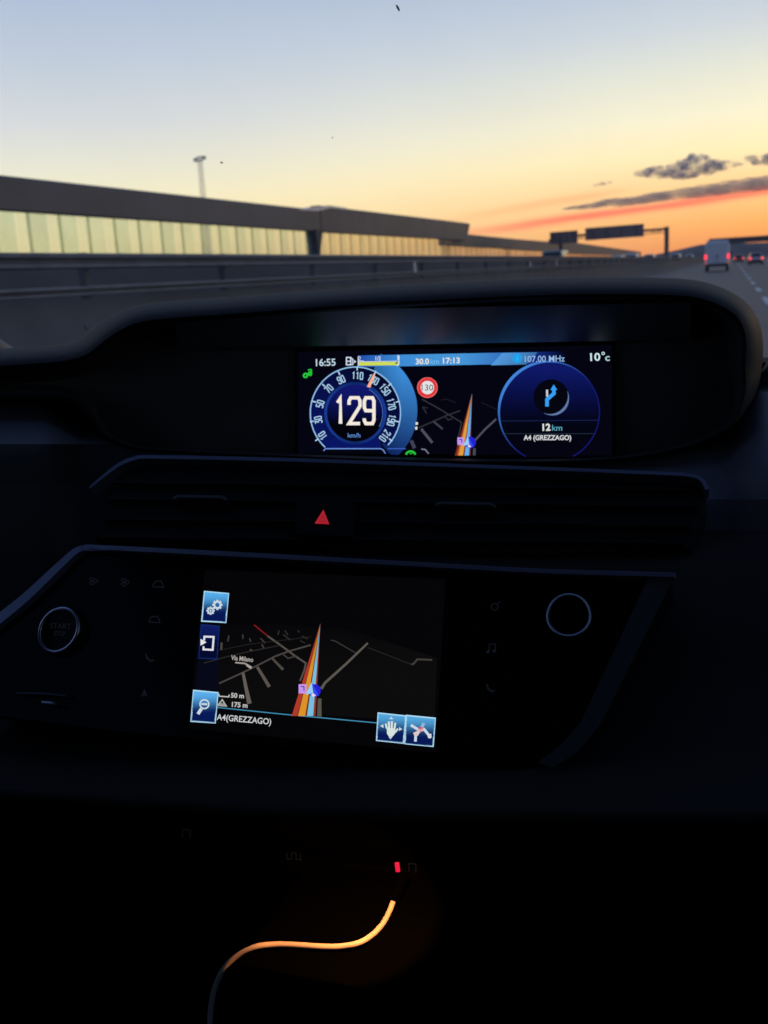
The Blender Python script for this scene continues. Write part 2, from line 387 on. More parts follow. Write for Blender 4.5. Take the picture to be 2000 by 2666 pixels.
# ------------------------------------------------------------------ lamp mast
mast_m = mat('mast_paint', (0.62, 0.58, 0.52), 0.5, noise=0.1, nscale=2)
MY = 118.0
top = onY(520, 413, MY); bot = onY(532, 545, MY)
mx = (bot[0] + top[0]) / 2
mast = empty('light_mast', (mx, MY, 0), 'tall slender pale light mast with a ring head rising behind the noise barrier', 'light mast')
m = MB(); hw = lambda z: .30 - .10 * z / top[2]
cor = [(-1, -1), (1, -1), (1, 1), (-1, 1)]
for sx, sy in cor: m.tube([(mx + sx * hw(0), MY + sy * hw(0), 0), (mx + sx * hw(top[2]), MY + sy * hw(top[2]), top[2] - .3)], .028, 6)
nb = 26
for k in range(nb):
    z0, z1 = (top[2] - .3) * k / nb, (top[2] - .3) * (k + 1) / nb
    for q in range(4):
        a, b = cor[q], cor[(q + 1) % 4]
        if k % 2: a, b = b, a
        m.tube([(mx + a[0] * hw(z0), MY + a[1] * hw(z0), z0), (mx + b[0] * hw(z1), MY + b[1] * hw(z1), z1)], .014, 5)
m.build('lattice_pole', mast_m, mast)
ty, tz = math.cos(rad(24)), math.sin(rad(24))
MB().ring((mx, MY, top[2]), (1, 0, 0), (0, ty, tz), (0, -tz, ty), 0.72, 0.10, 32, 8).build('lamp_ring', mat('ring_grey', (.25, .26, .27), .5), mast, smooth=True)
m = MB()
for k in range(3):
    a = k * 2 * math.pi / 3 + .4; m.tube([(mx, MY, top[2] - .3), (mx + .7 * math.cos(a), MY + .7 * math.sin(a) * ty, top[2] + .7 * math.sin(a) * tz)], 0.02, 6)
m.build('ring_spokes', mast_m, mast)
for k in range(6):
    a = k * math.pi / 3 + .3
    MB().box((mx + .72 * math.cos(a), MY + .72 * math.sin(a) * ty, top[2] + .72 * math.sin(a) * tz - .09), (.22, .22, .12), (.6, .6)).build('floodlight', mat('ring_grey'), mast)

# ------------------------------------------------------------------ gantry
gm = mat('gantry_steel', (0.15, 0.11, 0.10), 0.6, noise=0.15, nscale=2)
sgn = mat('sign_back', (0.26, 0.17, 0.16), 0.6, noise=0.15, nscale=1.2)
GY = 130.0; gr = rad(14)
g0 = onY(1738, 592, GY)                                   # right-hand head of the portal
gan = empty('sign_gantry', (g0[0], g0[1], 0), 'dark steel portal gantry spanning the opposite carriageway with its post left of the van', 'gantry')
ca, sa = math.cos(gr), math.sin(gr)
def gp(u, z, d=0): return (g0[0] - u * ca - d * sa, g0[1] + u * sa - d * ca, z)      # u metres left along the beam, d towards us
def gbox(u0, u1, z0, z1, d0, d1):
    return MB().slab([gp(u0, z0, d1), gp(u1, z0, d1), gp(u1, z1, d1), gp(u0, z1, d1)], np.array(gp(0, 0, d0)) - np.array(gp(0, 0, d1)))
zt = g0[2]
gbox(-.15, .30, 0, zt + .1, -.2, .2).build('post', gm, gan)
gbox(13.6, 14.0, 0, zt - .35, -.2, .2).build('post', gm, gan)
gbox(.30, 14.2, zt - .32, zt - .02, -.15, .15).build('beam', gm, gan)
gbox(.30, 14.2, zt - .62, zt - .52, -.12, .12).build('lower_chord', gm, gan)
m = MB()
for k in range(13): m.tube([gp(.4 + k, zt - .57 if k % 2 else zt - .1), gp(1.4 + k, zt - .1 if k % 2 else zt - .57)], .035, 6)
m.build('lattice', gm, gan)
def signb(x0, x1, yt0, yb0, label):
    # the sign spans these photograph columns on the gantry's own plane
    q = []
    for x, y in ((x0, yt0), (x1, yt0), (x1, yb0), (x0, yb0)):
        d = ray(x, y); n = np.array([-sa, -ca, 0]); p0 = np.array(gp(0, zt, .35)); t = np.dot(p0 - EYE, n) / np.dot(d, n); q.append(EYE + d * t)
    z1 = (q[0][2] + q[1][2]) / 2; z0 = (q[2][2] + q[3][2]) / 2
    u0 = math.hypot(q[1][0] - g0[0], q[1][1] - g0[1]); u1 = math.hypot(q[0][0] - g0[0], q[0][1] - g0[1])
    s = empty('gantry_sign', gp((u0 + u1) / 2, z0, .35), label, 'road sign', 'signs on the gantry')
    gbox(u0, u1, z0, z1, .16, .36).build('sign_panel', sgn, s)
    m = MB()
    for k in range(4):
        u = u0 + (u1 - u0) * (k + .5) / 4
        o = gbox(u - .05, u + .05, z0 + .1, z1 - .1, .36, .42); i = len(m.v); m.v += o.v; m.f += [[a + i for a in f] for f in o.f]
    m.build('stiffeners', gm, s)
signb(1524, 1676, 588, 621, 'wide dark rectangular sign hanging right on the gantry')
signb(1432, 1503, 602, 634, 'smaller dark sign hanging left on the gantry above the barrier')

# ------------------------------------------------------------------ overpass far ahead
ov = empty('overpass', (20, 620, 0), 'dark low overpass crossing the motorway far ahead at the right', 'bridge')
ovm = mat('overpass_concrete', (0.10, 0.09, 0.09), 0.8, noise=0.15, nscale=0.2)
MB().box((62, 620, 9.9), (150, 9, 2.3)).build('deck', ovm, ov)
MB().box((62, 615.4, 11.5), (150, .3, 1.0)).build('parapet', ovm, ov)
for X in (-10, 28, 60, 90): MB().box((X, 620, 4.37), (1.6, 7, 8.75)).build('pier', ovm, ov)

# ------------------------------------------------------------------ vehicles
tyre_m = mat('tyre_rubber', (0.012, 0.012, 0.012), 0.8, noise=0.2, nscale=10)
rim_m = mat('wheel_rim', (0.35, 0.35, 0.36), 0.35, metal=0.8)
win_m = mat('vehicle_glass', (0.02, 0.022, 0.025), 0.15, spec=0.3)
blk = mat('black_trim', (0.02, 0.02, 0.022), 0.6)
tail_m = mat('tail_lamp_lit', (0.35, 0.01, 0.015), 0.3, emit=lin(255, 50, 62), estr=2.6)
amber_m = mat('amber_lamp', (0.6, 0.2, 0.05), 0.3, emit=lin(240, 120, 70), estr=0.7)
head_m = mat('headlamp_lit', (0.8, 0.8, 0.75), 0.2, emit=(1.0, 0.86, 0.66), estr=1.3)
plate_m = mat('number_plate', (0.6, 0.6, 0.58), 0.5)
def rsec(y, hw, z0, z1, r=.12):
    out = []
    for cx, cz, a0 in ((hw - r, z0 + r, -90), (hw - r, z1 - r, 0), (-hw + r, z1 - r, 90), (-hw + r, z0 + r, 180)):
        for k in range(5):
            a = rad(a0 + 22.5 * k); out.append((cx + r * math.cos(a), y, cz + r * math.sin(a)))
    return out
def loft(secs): 
    m = MB(); m.grid(secs, True); m.poly(secs[0]); m.poly(secs[-1]); return m
def wheels(root, xs, ys, R=.33, w=.22):
    for x in xs:
        for y in ys:
            t = MB(); t.tube([(x - w / 2, y, R), (x - w / 2 + .03, y, R), (x + w / 2 - .03, y, R), (x + w / 2, y, R)], [R * .9, R, R, R * .9], 24)
            t = t.build('wheel', tyre_m, root, smooth=True, local=True)
            sx = 1 if x > 0 else -1
            MB().tube([(x + sx * w * .45, y, R), (x + sx * (w / 2 + .012), y, R)], [R * .62, R * .58], 20).build('rim', rim_m, t, smooth=True, local=True)
def make_car(paint):
    r = empty('car', (0, 0, 0), None, 'car')
    B = lambda s, n, m, p=r, **k: s.build(n, m, p, local=True, **k)
    B(loft([rsec(-2.10, .72, .42, .86), rsec(-2.04, .82, .30, .95), rsec(-1.6, .88, .22, 1.0), rsec(0, .90, .20, .98), rsec(1.3, .88, .22, .90), rsec(1.85, .82, .28, .78), rsec(2.05, .66, .38, .66)]), 'body', paint, smooth=True)
    cab = MB(); lo = [(-.80, -1.95, .93), (.80, -1.95, .93), (.84, .85, .93), (-.84, .85, .93)]; hi = [(-.58, -1.45, 1.46), (.58, -1.45, 1.46), (.60, .05, 1.48), (-.60, .05, 1.48)]
    cab.grid([lo, hi], True); cab.poly(hi); B(cab, 'cabin', paint, bevel=.06, bseg=3, smooth=True)
    def onface(a, b, c, d, s0, s1, t0, t1, out):
        a, b, c, d = map(np.array, (a, b, c, d)); L = lambda s, t: (a * (1 - s) + b * s) * (1 - t) + (d * (1 - s) + c * s) * t + np.array(out)
        return MB().slab([L(s0, t0), L(s1, t0), L(s1, t1), L(s0, t1)], np.array(out) * -1.5)
    B(onface(lo[0], lo[1], hi[1], hi[0], .1, .9, .14, .86, (0, -.015, .01)), 'rear_window', win_m)
    B(onface(lo[2], lo[3], hi[3], hi[2], .08, .92, .1, .9, (0, .015, .01)), 'windscreen', win_m)
    B(onface(lo[1], lo[2], hi[2], hi[1], .12, .88, .14, .86, (.015, 0, .006)), 'side_window', win_m)
    B(onface(lo[3], lo[0], hi[0], hi[3], .12, .88, .14, .86, (-.015, 0, .006)), 'side_window', win_m)
    B(MB().box((0, -2.08, .42), (1.5, .16, .22)), 'rear_bumper', blk, bevel=.03)
    B(MB().box((0, 2.0, .38), (1.4, .16, .20)), 'front_bumper', blk, bevel=.03)
    B(MB().box((0, -2.12, .66), (.5, .02, .11)), 'number_plate', plate_m)
    for s in (-1, 1):
        B(MB().box((s * .70, -2.06, .78), (.24, .12, .20)), 'tail_light', tail_m, bevel=.02)
        B(MB().box((s * .60, 1.96, .62), (.26, .14, .13)), 'headlight', head_m, bevel=.02)
    wheels(r, (-.78, .78), (-1.3, 1.3)); return r
def make_van(paint):
    r = empty('van', (0, 0, 0), None, 'van')
    B = lambda s, n, m, p=r, **k: s.build(n, m, p, local=True, **k)
    def sec(y, hw, z0, z1, top): # slightly tapered high box
        return [(hw, y, z0), (hw, y, z0 + (z1 - z0) * .45), (hw * .97, y, z0 + (z1 - z0) * .8), (top, y, z1 - .06), (top * .8, y, z1), (-top * .8, y, z1), (-top, y, z1 - .06), (-hw * .97, y, z0 + (z1 - z0) * .8), (-hw, y, z0 + (z1 - z0) * .45), (-hw, y, z0)]
    B(loft([sec(-2.75, .96, .52, 2.44, .78), sec(-2.68, 1.0, .42, 2.52, .84), sec(1.2, 1.0, .36, 2.52, .84), sec(1.75, .99, .36, 2.30, .78), sec(2.35, .96, .36, 1.32, .84), sec(2.75, .86, .42, 1.0, .74)]), 'body', paint, smooth=True)
    for s in (-1, 1):
        d = B(MB().box((s * .43, -2.765, 1.42), (.84, .03, 1.72), None), 'rear_door', paint, bevel=.012)
        B(MB().box((s * .06, -2.80, 1.22), (.05, .05, .20)), 'door_handle', blk, d)
        B(MB().box((s * .90, -2.77, 1.18), (.16, .06, .38)), 'tail_light', tail_m, bevel=.02)
        B(MB().box((s * .88, -2.77, .66), (.14, .06, .16)), 'lower_lamp', amber_m, bevel=.02)
        B(MB().box((s * 1.12, 1.5, 1.45), (.12, .16, .32)), 'wing_mirror', blk, bevel=.02)
        B(MB().box((s * .66, 2.72, .86), (.26, .10, .18)), 'headlight', head_m, bevel=.02)
    B(MB().box((0, -2.80, .50), (1.86, .14, .26)), 'rear_bumper', blk, bevel=.03)
    B(MB().box((0, -2.79, .86), (.52, .02, .12)), 'number_plate', plate_m)
    B(MB().slab([(-.74, 2.36, 1.38), (.74, 2.36, 1.38), (.68, 1.80, 2.24), (-.68, 1.80, 2.24)], (0, .03, .02)), 'windscreen', win_m)
    wheels(r, (-.82, .82), (-1.75, 1.85), .34, .24); return r
wpaint = mat('white_van_paint', (0.74, 0.74, 0.76), 0.45, noise=0.04, nscale=2)
dpaint = mat('dark_car_paint', (0.03, 0.03, 0.035), 0.3, coat=.5)
spaint = mat('silver_car_paint', (0.42, 0.42, 0.43), 0.35, metal=.4)
cpaint = mat('pale_car_paint', (0.70, 0.66, 0.62), 0.4)
van = make_van(wpaint); van.location = (-1.24, 93, 0)
tag(van, 'white high-roofed van seen from behind with red tail lights in our lane', 'van')
car0 = make_car(spaint); car0.location = (2.8, 140, 0)
tag(car0, 'pale-roofed car with bright red tail lights right of the white van', 'car', 'cars ahead on our side of the motorway')
def paint_copy(src, p, loc, label, group, rz=0.0):
    r = copy_tree(src); r.location = loc; r.rotation_euler = (0, 0, rz); tag(r, label, None, group)
    for ch in r.children:
        if ch.name.split('.')[0] in ('body', 'cabin', 'rear_door'):
            ch.data = ch.data.copy(); ch.data.materials[0] = p
    return r
ahead = 'cars ahead on our side of the motorway'
paint_copy(car0, dpaint, (3.0, 165, 0), 'dark car just left of the pale-roofed car and farther along', ahead)
paint_copy(car0, dpaint, (1.1, 205, 0), 'dark car with red tail lights close beside the van right edge', ahead)
paint_copy(car0, cpaint, (6.6, 180, 0), 'white distant car visible between van and pale-roofed car rear lights', ahead)
paint_copy(car0, dpaint, (3.95, 92, 0), 'dark car cut off by the right edge of the photo', ahead)
opp = 'oncoming vehicles behind the median barrier'
vc = make_van(cpaint); vc.location = (-15.2, 168, 0); vc.rotation_euler = (0, 0, math.pi)
tag(vc, 'pale oncoming van second from left under the wide gantry sign', 'van', opp)
for src, X, Y, p, lab in ((vc, -19.0, 183, cpaint, 'pale oncoming van leftmost of those under the wide gantry sign'),
                          (vc, -15.2, 205, spaint, 'silver oncoming van just left of the gantry post foot'),
                          (vc, -15.2, 93, dpaint, 'dark oncoming van passing behind the guardrail below the smaller sign'),
                          (vc, -11.4, 226, cpaint, 'pale oncoming van between gantry post and the white van'),
                          (vc, -11.4, 300, cpaint, 'farthest pale oncoming van close left of the white van'),
                          (car0, -11.4, 160, spaint, 'low silver oncoming car half hidden by the guardrail near the gantry post')):
    paint_copy(src, p, (X, Y, 0), lab, opp, math.pi)

# ------------------------------------------------------------------ clouds: real volumes hanging in the western sky
def cloud_mat(name, col, dens, aniso=0.3, scale=.02, lo=.36, hi=.62):
    m = bpy.data.materials.new(name); m.use_nodes = True; nt = m.node_tree; nt.nodes.clear()
    o = nt.nodes.new('ShaderNodeOutputMaterial'); v = nt.nodes.new('ShaderNodeVolumePrincipled')
    v.inputs['Color'].default_value = (*col, 1); v.inputs['Density'].default_value = dens; v.inputs['Anisotropy'].default_value = aniso
    t = nt.nodes.new('ShaderNodeTexCoord'); n = nt.nodes.new('ShaderNodeTexNoise'); n.inputs['Scale'].default_value = scale; n.inputs['Detail'].default_value = 4
    mp = nt.nodes.new('ShaderNodeMapRange'); mp.inputs[1].default_value = lo; mp.inputs[2].default_value = hi; mp.inputs[3].default_value = 0; mp.inputs[4].default_value = dens
    nt.links.new(t.outputs['Object'], n.inputs['Vector']); nt.links.new(n.outputs['Fac'], mp.inputs[0]); nt.links.new(mp.outputs[0], v.inputs['Density'])
    nt.links.new(v.outputs[0], o.inputs['Volume']); return m
def cloud(name, D, blobs, m, label, seed, thick=0.6):
    """blobs: photograph column, row, half width, half height of each puff, hung at distance D"""
    rnd = random.Random(seed); bm = bmesh.new()
    for px, py, rx, ry in blobs:
        c = onY(px, py, D); k = D / F
        mt = Matrix.Translation(Vector(c)) @ Matrix.Rotation(-0.055, 4, 'Y') @ Matrix.Diagonal((rx * k, rx * k * thick, ry * k, 1))
        g = bmesh.ops.create_icosphere(bm, subdivisions=3, radius=1.0, matrix=mt)
        ph = [rnd.uniform(0, 6.28) for _ in range(6)]
        for v in g['verts']:
            q = v.co - Vector(c); u = q.normalized()
            f = 1 + .14 * math.sin(5 * u.x + ph[0]) * math.sin(6 * u.z + ph[1]) + .10 * math.sin(11 * u.x + ph[2]) * math.cos(9 * u.z + ph[3]) + .05 * math.sin(19 * u.x + ph[4])
            v.co = Vector(c) + q * f
    me = bpy.data.meshes.new(name); bm.to_mesh(me); bm.free(); me.materials.append(m)
    o = bpy.data.objects.new(name, me); C.objects.link(o)
    return tag(o, label, 'cloud')
grey = cloud_mat('grey_cloud', (0.22, 0.38, 0.74), 0.045, 0.0, .022)
grey2 = cloud_mat('streak_cloud', (0.26, 0.38, 0.64), 0.022, 0.0, .010, .22, .55)
rb = random.Random(3)
blobs = [(1668, 452, 20, 9), (1700, 447, 30, 13), (1735, 452, 36, 12), (1772, 440, 34, 20), (1800, 428, 30, 24), (1826, 420, 24, 17), (1846, 436, 36, 18), (1880, 432, 30, 12), (1905, 428, 22, 8), (1790, 456, 40, 9), (1760, 430, 14, 8)]
cloud('cloud', 5200, blobs, grey, 'dark puffy blue grey cloud at the upper right', 1)
cloud('cloud', 5200, [(1958, 412, 22, 8), (1985, 416, 30, 12), (2020, 412, 40, 14), (1930, 428, 8, 4)], grey, 'small grey cloud scrap at the right edge above the long streak', 2)
cloud('cloud', 5200, [(1570, 478, 14, 4), (1592, 474, 12, 4), (1552, 482, 10, 3)], grey, 'tiny faint cloud wisp left of the dark puffy cloud', 4)
sb = []
for k in range(26):
    t = k / 25; x = 1520 + 560 * t; y = 539 - 72 * t - 3 * math.sin(t * 2.6) + rb.uniform(-3, 3)
    sb.append((x, y, 52 + 20 * t, 4 + 13 * t ** .6 + rb.uniform(-1, 1.5)))
cloud('cloud', 6400, sb, grey2, 'long slanting grey cloud streak with a pink lower edge', 5, 0.4)

# ------------------------------------------------------------------ the car we sit in
CX = -0.257
car = empty('car_interior', (CX, 0.6, 0), 'dark car interior with dashboard, lit instrument display and lit navigation screen', 'car')
soft = mat('soft_black_plastic', (0.012, 0.0122, 0.0138), 0.66, noise=0.12, nscale=40, bump=0.25, bscale=900, spec=.18)
hard = mat('hard_black_plastic', (0.012, 0.012, 0.014), 0.5, bump=0.15, bscale=700)
deep = mat('matte_black_plastic', (0.004, 0.004, 0.005), 0.85, bump=0.1, bscale=700, spec=.15)
gloss = mat('gloss_black_panel', (0.004, 0.004, 0.005), 0.16, spec=0.06)
satin = mat('satin_dark_trim', (0.17, 0.18, 0.27), 0.38, metal=0.6, noise=0.08, nscale=30)
chrome = mat('chrome_ring', (0.55, 0.54, 0.68), 0.25, metal=1.0)
cloth = mat('grey_cabin_cloth', (0.05, 0.05, 0.052), 0.95, bump=0.3, bscale=500)

# dashboard body: rows from the windscreen base down to the footwell, left values / right values
XL, XR = -900, 4400
def lr(x, a, b):
    t = min(1, max(0, (x - 300) / 1400)); t = t * t * (3 - 2 * t); return a + (b - a) * t
drows = [(None, None, 1.62, 1.62), (925, 950, 1.20, 1.30), (908, 940, 1.02, 1.10), (901, 936, .955, 1.05), (905, 940, .918, 1.02), (918, 950, .900, 1.00), (940, 965, .898, .985), (1030, 1000, .975, .985), (1048, 1020, .990, .975),
         (1085, 1090, .955, .945), (1138, 1180, .892, .89), (1156, 1240, .872, .862), (1185, 1300, .858, .84), (1260, 1380, .835, .815), (1450, 1470, .765, .765), (1700, 1700, .725, .725), (1930, 1950, .675, .668),
         (1955, 1990, .655, .645), (2090, 2105, .595, .595), (2118, 2135, .588, .588), (2132, 2148, .592, .592)]
POD_BOTTOM = [(-390, 960), (-360, 1030), (-200, 1050), (0, 1052), (140, 1054), (205, 1068), (238, 1104), (276, 1146), (335, 1172), (420, 1182), (600, 1192), (1000, 1206), (1300, 1212), (1550, 1208), (1700, 1192), (1830, 1158), (1920, 1104), (1968, 1030), (1985, 950), (1992, 800)]
ss = lambda t: (lambda q: q * q * (3 - 2 * q))(min(1, max(0, t)))
xs = list(range(XL, XR + 1, 20)); rows = []
for yl, yr, Yl, Yr in drows:
    row = []
    for x in xs:
        Y = lr(x, Yl, Yr)
        if yl is None: p = onY(x, 1000, Y); p[2] = EYE[2] - .17
        else:
            yy = lr(x, yl, yr)
            if yl >= 1930 and x < 700: yy -= 0.10 * (700 - x) * (0.6 if yl < 2100 else .75)   # the lower lip climbs to the left
            if yl <= 940: yy -= 0.03 * (min(x, 240) - 100) if x < 300 else 0
            if Yl > .85: yy = max(yy, float(np.interp(x, [p[0] for p in POD_BOTTOM], [p[1] for p in POD_BOTTOM])) - 3)   # trough under the instrument pod
            if 1048 <= yl <= 1500: Y -= (.062 if yl < 1200 else .05 if yl < 1300 else .02) * ss((235 - x) / 130)          # the shelf comes forward left of the pod
            Y -= {1020: .03, 1090: .05, 1180: .05, 1240: .04, 1300: .025, 1380: .01}.get(yr, 0) * ss((x - 1862) / 130)     # and right of it
            p = onY(x, yy, Y)
        row.append(p)
    rows.append(row)
last = rows[-1]
bayrows = [last]
bayrows.append([p + np.array([0, .13, .004]) for p in last])
bayrows.append([p + np.array([0, .14, -.30]) for p in last])
bayrows.append([np.array([p[0], .30, .45]) for p in last])
MB().grid(rows[:9]).build('dashboard_top', soft, car, smooth=True)
shelf_m = mat('skylit_shelf_plastic', (.085, .088, .105), .55, noise=.1, nscale=40, bump=.25, bscale=900)  # same dash plastic, lightened to carry the skylight on the shelf
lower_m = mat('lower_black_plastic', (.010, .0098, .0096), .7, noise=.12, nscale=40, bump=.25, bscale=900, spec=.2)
ci, cj = xs.index(320), xs.index(1500)
cut = lambda a, b, i, j: [r[i:j] for r in rows[a:b]]
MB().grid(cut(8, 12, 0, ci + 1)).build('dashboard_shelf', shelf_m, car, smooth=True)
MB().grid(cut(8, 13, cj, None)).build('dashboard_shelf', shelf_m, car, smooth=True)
MB().grid(cut(12, 14, cj, None)).build('dashboard_falloff', mat('half_lit_plastic', (.034, .035, .040), .6, noise=.12, nscale=40, bump=.25, bscale=900, spec=.3), car, smooth=True)  # in-between tone paints the skylight fading out below the shelf
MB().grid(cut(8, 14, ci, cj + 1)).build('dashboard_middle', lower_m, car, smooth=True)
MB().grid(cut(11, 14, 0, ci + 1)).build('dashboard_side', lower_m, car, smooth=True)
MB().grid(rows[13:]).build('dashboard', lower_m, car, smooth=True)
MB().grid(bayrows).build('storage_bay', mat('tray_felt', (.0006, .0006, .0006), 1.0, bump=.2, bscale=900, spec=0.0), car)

# instrument pod -----------------------------------------------------
out = [(420, 1182), (600, 1192), (1000, 1206), (1300, 1212), (1550, 1208), (1700, 1192), (1830, 1158), (1920, 1104), (1968, 1030), (1985, 950), (1987, 890), (1975, 832), (1936, 780), (1856, 740), (1750, 724), (1500, 722), (1200, 733),
       (900, 751), (600, 773), (420, 786), (342, 799), (290, 822), (248, 850), (205, 884), (150, 897), (60, 904), (-60, 912), (-200, 922), (-330, 935), (-375, 985), (-340, 1036), (-200, 1050), (0, 1052), (140, 1054), (205, 1068), (238, 1104), (276, 1146), (335, 1172)]
O = closed_resample(out, 260)
sgn_ = 1 if np.linalg.norm(inset(O, 5)[0] - np.array([1100, 980])) < np.linalg.norm(O[0] - np.array([1100, 980])) else -1
def ringat(d, Y, sy=None):
    q = inset(O, lambda p: sgn_ * d * (1 - .78 * min(1, max(0, (p[1] - 960) / 160))))    # the lower lip is thin
    return [onY(p[0], p[1], Y) for p in q]
topf = lambda a, b: (lambda p: a if p[1] < 950 else b)
back = [onY(p[0], p[1], .95) for p in O]; cen = np.mean(back, axis=0)
def tail(dy, dz, k): return [np.array([cen[0] + (p[0] - cen[0]) * k, p[1] + dy, p[2] + dz - .0]) for p in back]
rg = [tail(.36, -.075, .90), tail(.18, -.030, .95), tail(.06, -.008, .985), ringat(0, .95), ringat(3, .935), ringat(9, .914), ringat(17, .894), ringat(27, .880), ringat(36, .873), ringat(44, .870), ringat(51, .872), ringat(56, .880)]
MB().grid(rg, True).build('instrument_hood', soft, car, smooth=True)
smooth_in = lambda a, b: (lambda p: a + (b - a) * min(1, max(0, (p[1] - 760) / 380)))
rg2 = [ringat(55, .880), ringat(59, .890), ringat(66, .905), ringat(76, .920), ringat(88, .934), ringat(92, .940)]
h = MB().grid(rg2, True); h.poly(ringat(92, .940)); h.build('hood_lining', mat('hood_lining_plastic', (.06, .06, .064), .8, bump=.1, bscale=700), car, smooth=True)
# glossy visor under the hood lip, catching the glow of the display
v = MB(); rws = []
TOPL = [(420, 786), (600, 773), (900, 751), (1200, 733), (1500, 722), (1750, 724), (1856, 740)]
for i, ((y0, y1), Y) in enumerate((((808, 790), .888), ((838, 820), .900), ((872, 852), .916), ((902, 886), .930))):
    rws.append([onY(x, max(y0 + (y1 - y0) * (x - 790) / 870, np.interp(x, [p[0] for p in TOPL], [p[1] for p in TOPL]) + 58 + 8 * i), Y) for x in range(460, 1801, 20)])
v.grid(rws); v.build('hood_visor', mat('visor_satin', (0.26, 0.27, 0.29), 0.42, metal=0.75), car, smooth=True)

# screens ------------------------------------------------------------
class Screen:
    def __init__(s, p0, n, part):
        s.p0, s.n, s.part = np.array(p0, float), unit(n), part
    def at(s, px, py, k=0.0):
        d = ray(px, py); q = s.p0 + s.n * (k * .00022); return EYE + d * (np.dot(q - EYE, s.n) / np.dot(d, s.n))
    def draw(s, name, shapes, layer=1):
        """shapes: list of (points2d, faces, colours)"""
        V, Fc, Cl = [], [], []
        for pts, fcs, col in shapes:
            i = len(V); V += [s.at(p[0], p[1], layer) - root_loc(car) for p in pts]; Fc += [[a + i for a in f] for f in fcs]
            Cl += [col(p) if callable(col) else col for p in pts]
        me = bpy.data.meshes.new(name); me.from_pydata([tuple(q) for q in V], [], Fc)
        at = me.color_attributes.new('col', 'FLOAT_COLOR', 'POINT')
        for k, c in enumerate(Cl): at.data[k].color = (*c, 1)
        me.materials.append(PIX); o = bpy.data.objects.new(name, me); C.objects.link(o); o.parent = s.part; return o

def Z(ox, oy, k): return lambda u, v: (ox + u * k, oy + v * k)
Z3, Z4, Z5 = Z(760, 880, .25316), Z(1060, 880, .33755), Z(480, 1460, .42194)
def T(zf, pts): return [zf(*p) for p in pts]
def col(r, g, b, k=1.0): c = lin(r, g, b); return (c[0] * k, c[1] * k, c[2] * k)
def fill(pts, c): return (pts, [list(range(len(pts)))], c)
def stroke(pts, w, c, closed=False):
    p = [np.array(q, float) for q in pts]; n = len(p); L, R_ = [], []
    for i in range(n):
        a = p[i - 1] if (i or closed) else None; b = p[(i + 1) % n] if (i < n - 1 or closed) else None
        t1 = unit(p[i] - a) if a is not None else None; t2 = unit(b - p[i]) if b is not None else None
        if t1 is None: t1 = t2
        if t2 is None: t2 = t1
        n1, n2 = np.array([-t1[1], t1[0]]), np.array([-t2[1], t2[0]]); m_ = unit(n1 + n2) if np.linalg.norm(n1 + n2) > 1e-6 else n1
        ww = w[i] if isinstance(w, (list, tuple)) else w
        k = ww / 2 / max(.45, float(np.dot(m_, n1))); L.append(p[i] + m_ * k); R_.append(p[i] - m_ * k)
    fc = [[i, (i + 1) % n, n + (i + 1) % n, n + i] for i in range(n if closed else n - 1)]
    return ([tuple(q) for q in L + R_], fc, c)
def arcpts(c, rx, ry, a0, a1, n=48): return [(c[0] + rx * math.cos(rad(a0 + (a1 - a0) * k / n)), c[1] - ry * math.sin(rad(a0 + (a1 - a0) * k / n))) for k in range(n + 1)]
def band(c, r0, r1, a0, a1, colf, n=64, rings=4, ky=1.0):
    pts, fc = [], []
    for j in range(rings + 1):
        rr = r0 + (r1 - r0) * j / rings; pts += arcpts(c, rr, rr * ky, a0, a1, n)
    for j in range(rings):
        for k in range(n): a = j * (n + 1) + k; fc.append([a, a + 1, a + n + 2, a + n + 1])
    return (pts, fc, colf)
_txt = {}
def glyphs(s, bold):
    if (s, bold) in _txt: return _txt[(s, bold)]
    cu = bpy.data.curves.new('t', 'FONT'); cu.body = s; cu.size = 1.0; cu.offset = bold; cu.resolution_u = 4; cu.fill_mode = 'BOTH'
    o = bpy.data.objects.new('t', cu); C.objects.link(o)
    me = bpy.data.meshes.new_from_object(o.evaluated_get(bpy.context.evaluated_depsgraph_get()))
    v = [(q.co.x, q.co.y) for q in me.vertices]; f = [list(p.vertices) for p in me.polygons]
    bpy.data.objects.remove(o); bpy.data.curves.remove(cu); bpy.data.meshes.remove(me)
    _txt[(s, bold)] = (v, f); return v, f
def text(s, c, w, hgt, colr, rot=0.0, bold=0.0, slant=0.0):
    """text centred on c, w wide and hgt high in photograph pixels, rotated clockwise by rot degrees"""
    v, f = glyphs(s, bold); x0, x1 = min(a for a, b in v), max(a for a, b in v); y0, y1 = min(b for a, b in v), max(b for a, b in v)
    cr, sr = math.cos(rad(rot)), math.sin(rad(rot)); pts = []
    for a, b in v:
        X = ((a - x0) / (x1 - x0) - .5) * w; Y_ = -((b - y0) / (y1 - y0) - .5) * hgt; X -= slant * Y_
        pts.append((c[0] + X * cr - Y_ * sr, c[1] + X * sr + Y_ * cr))
    return (pts, f, colr)
WHT = col(226, 226, 222); ICE = col(176, 214, 246); SKYB = col(96, 168, 226); CREAM = col(246, 234, 222)

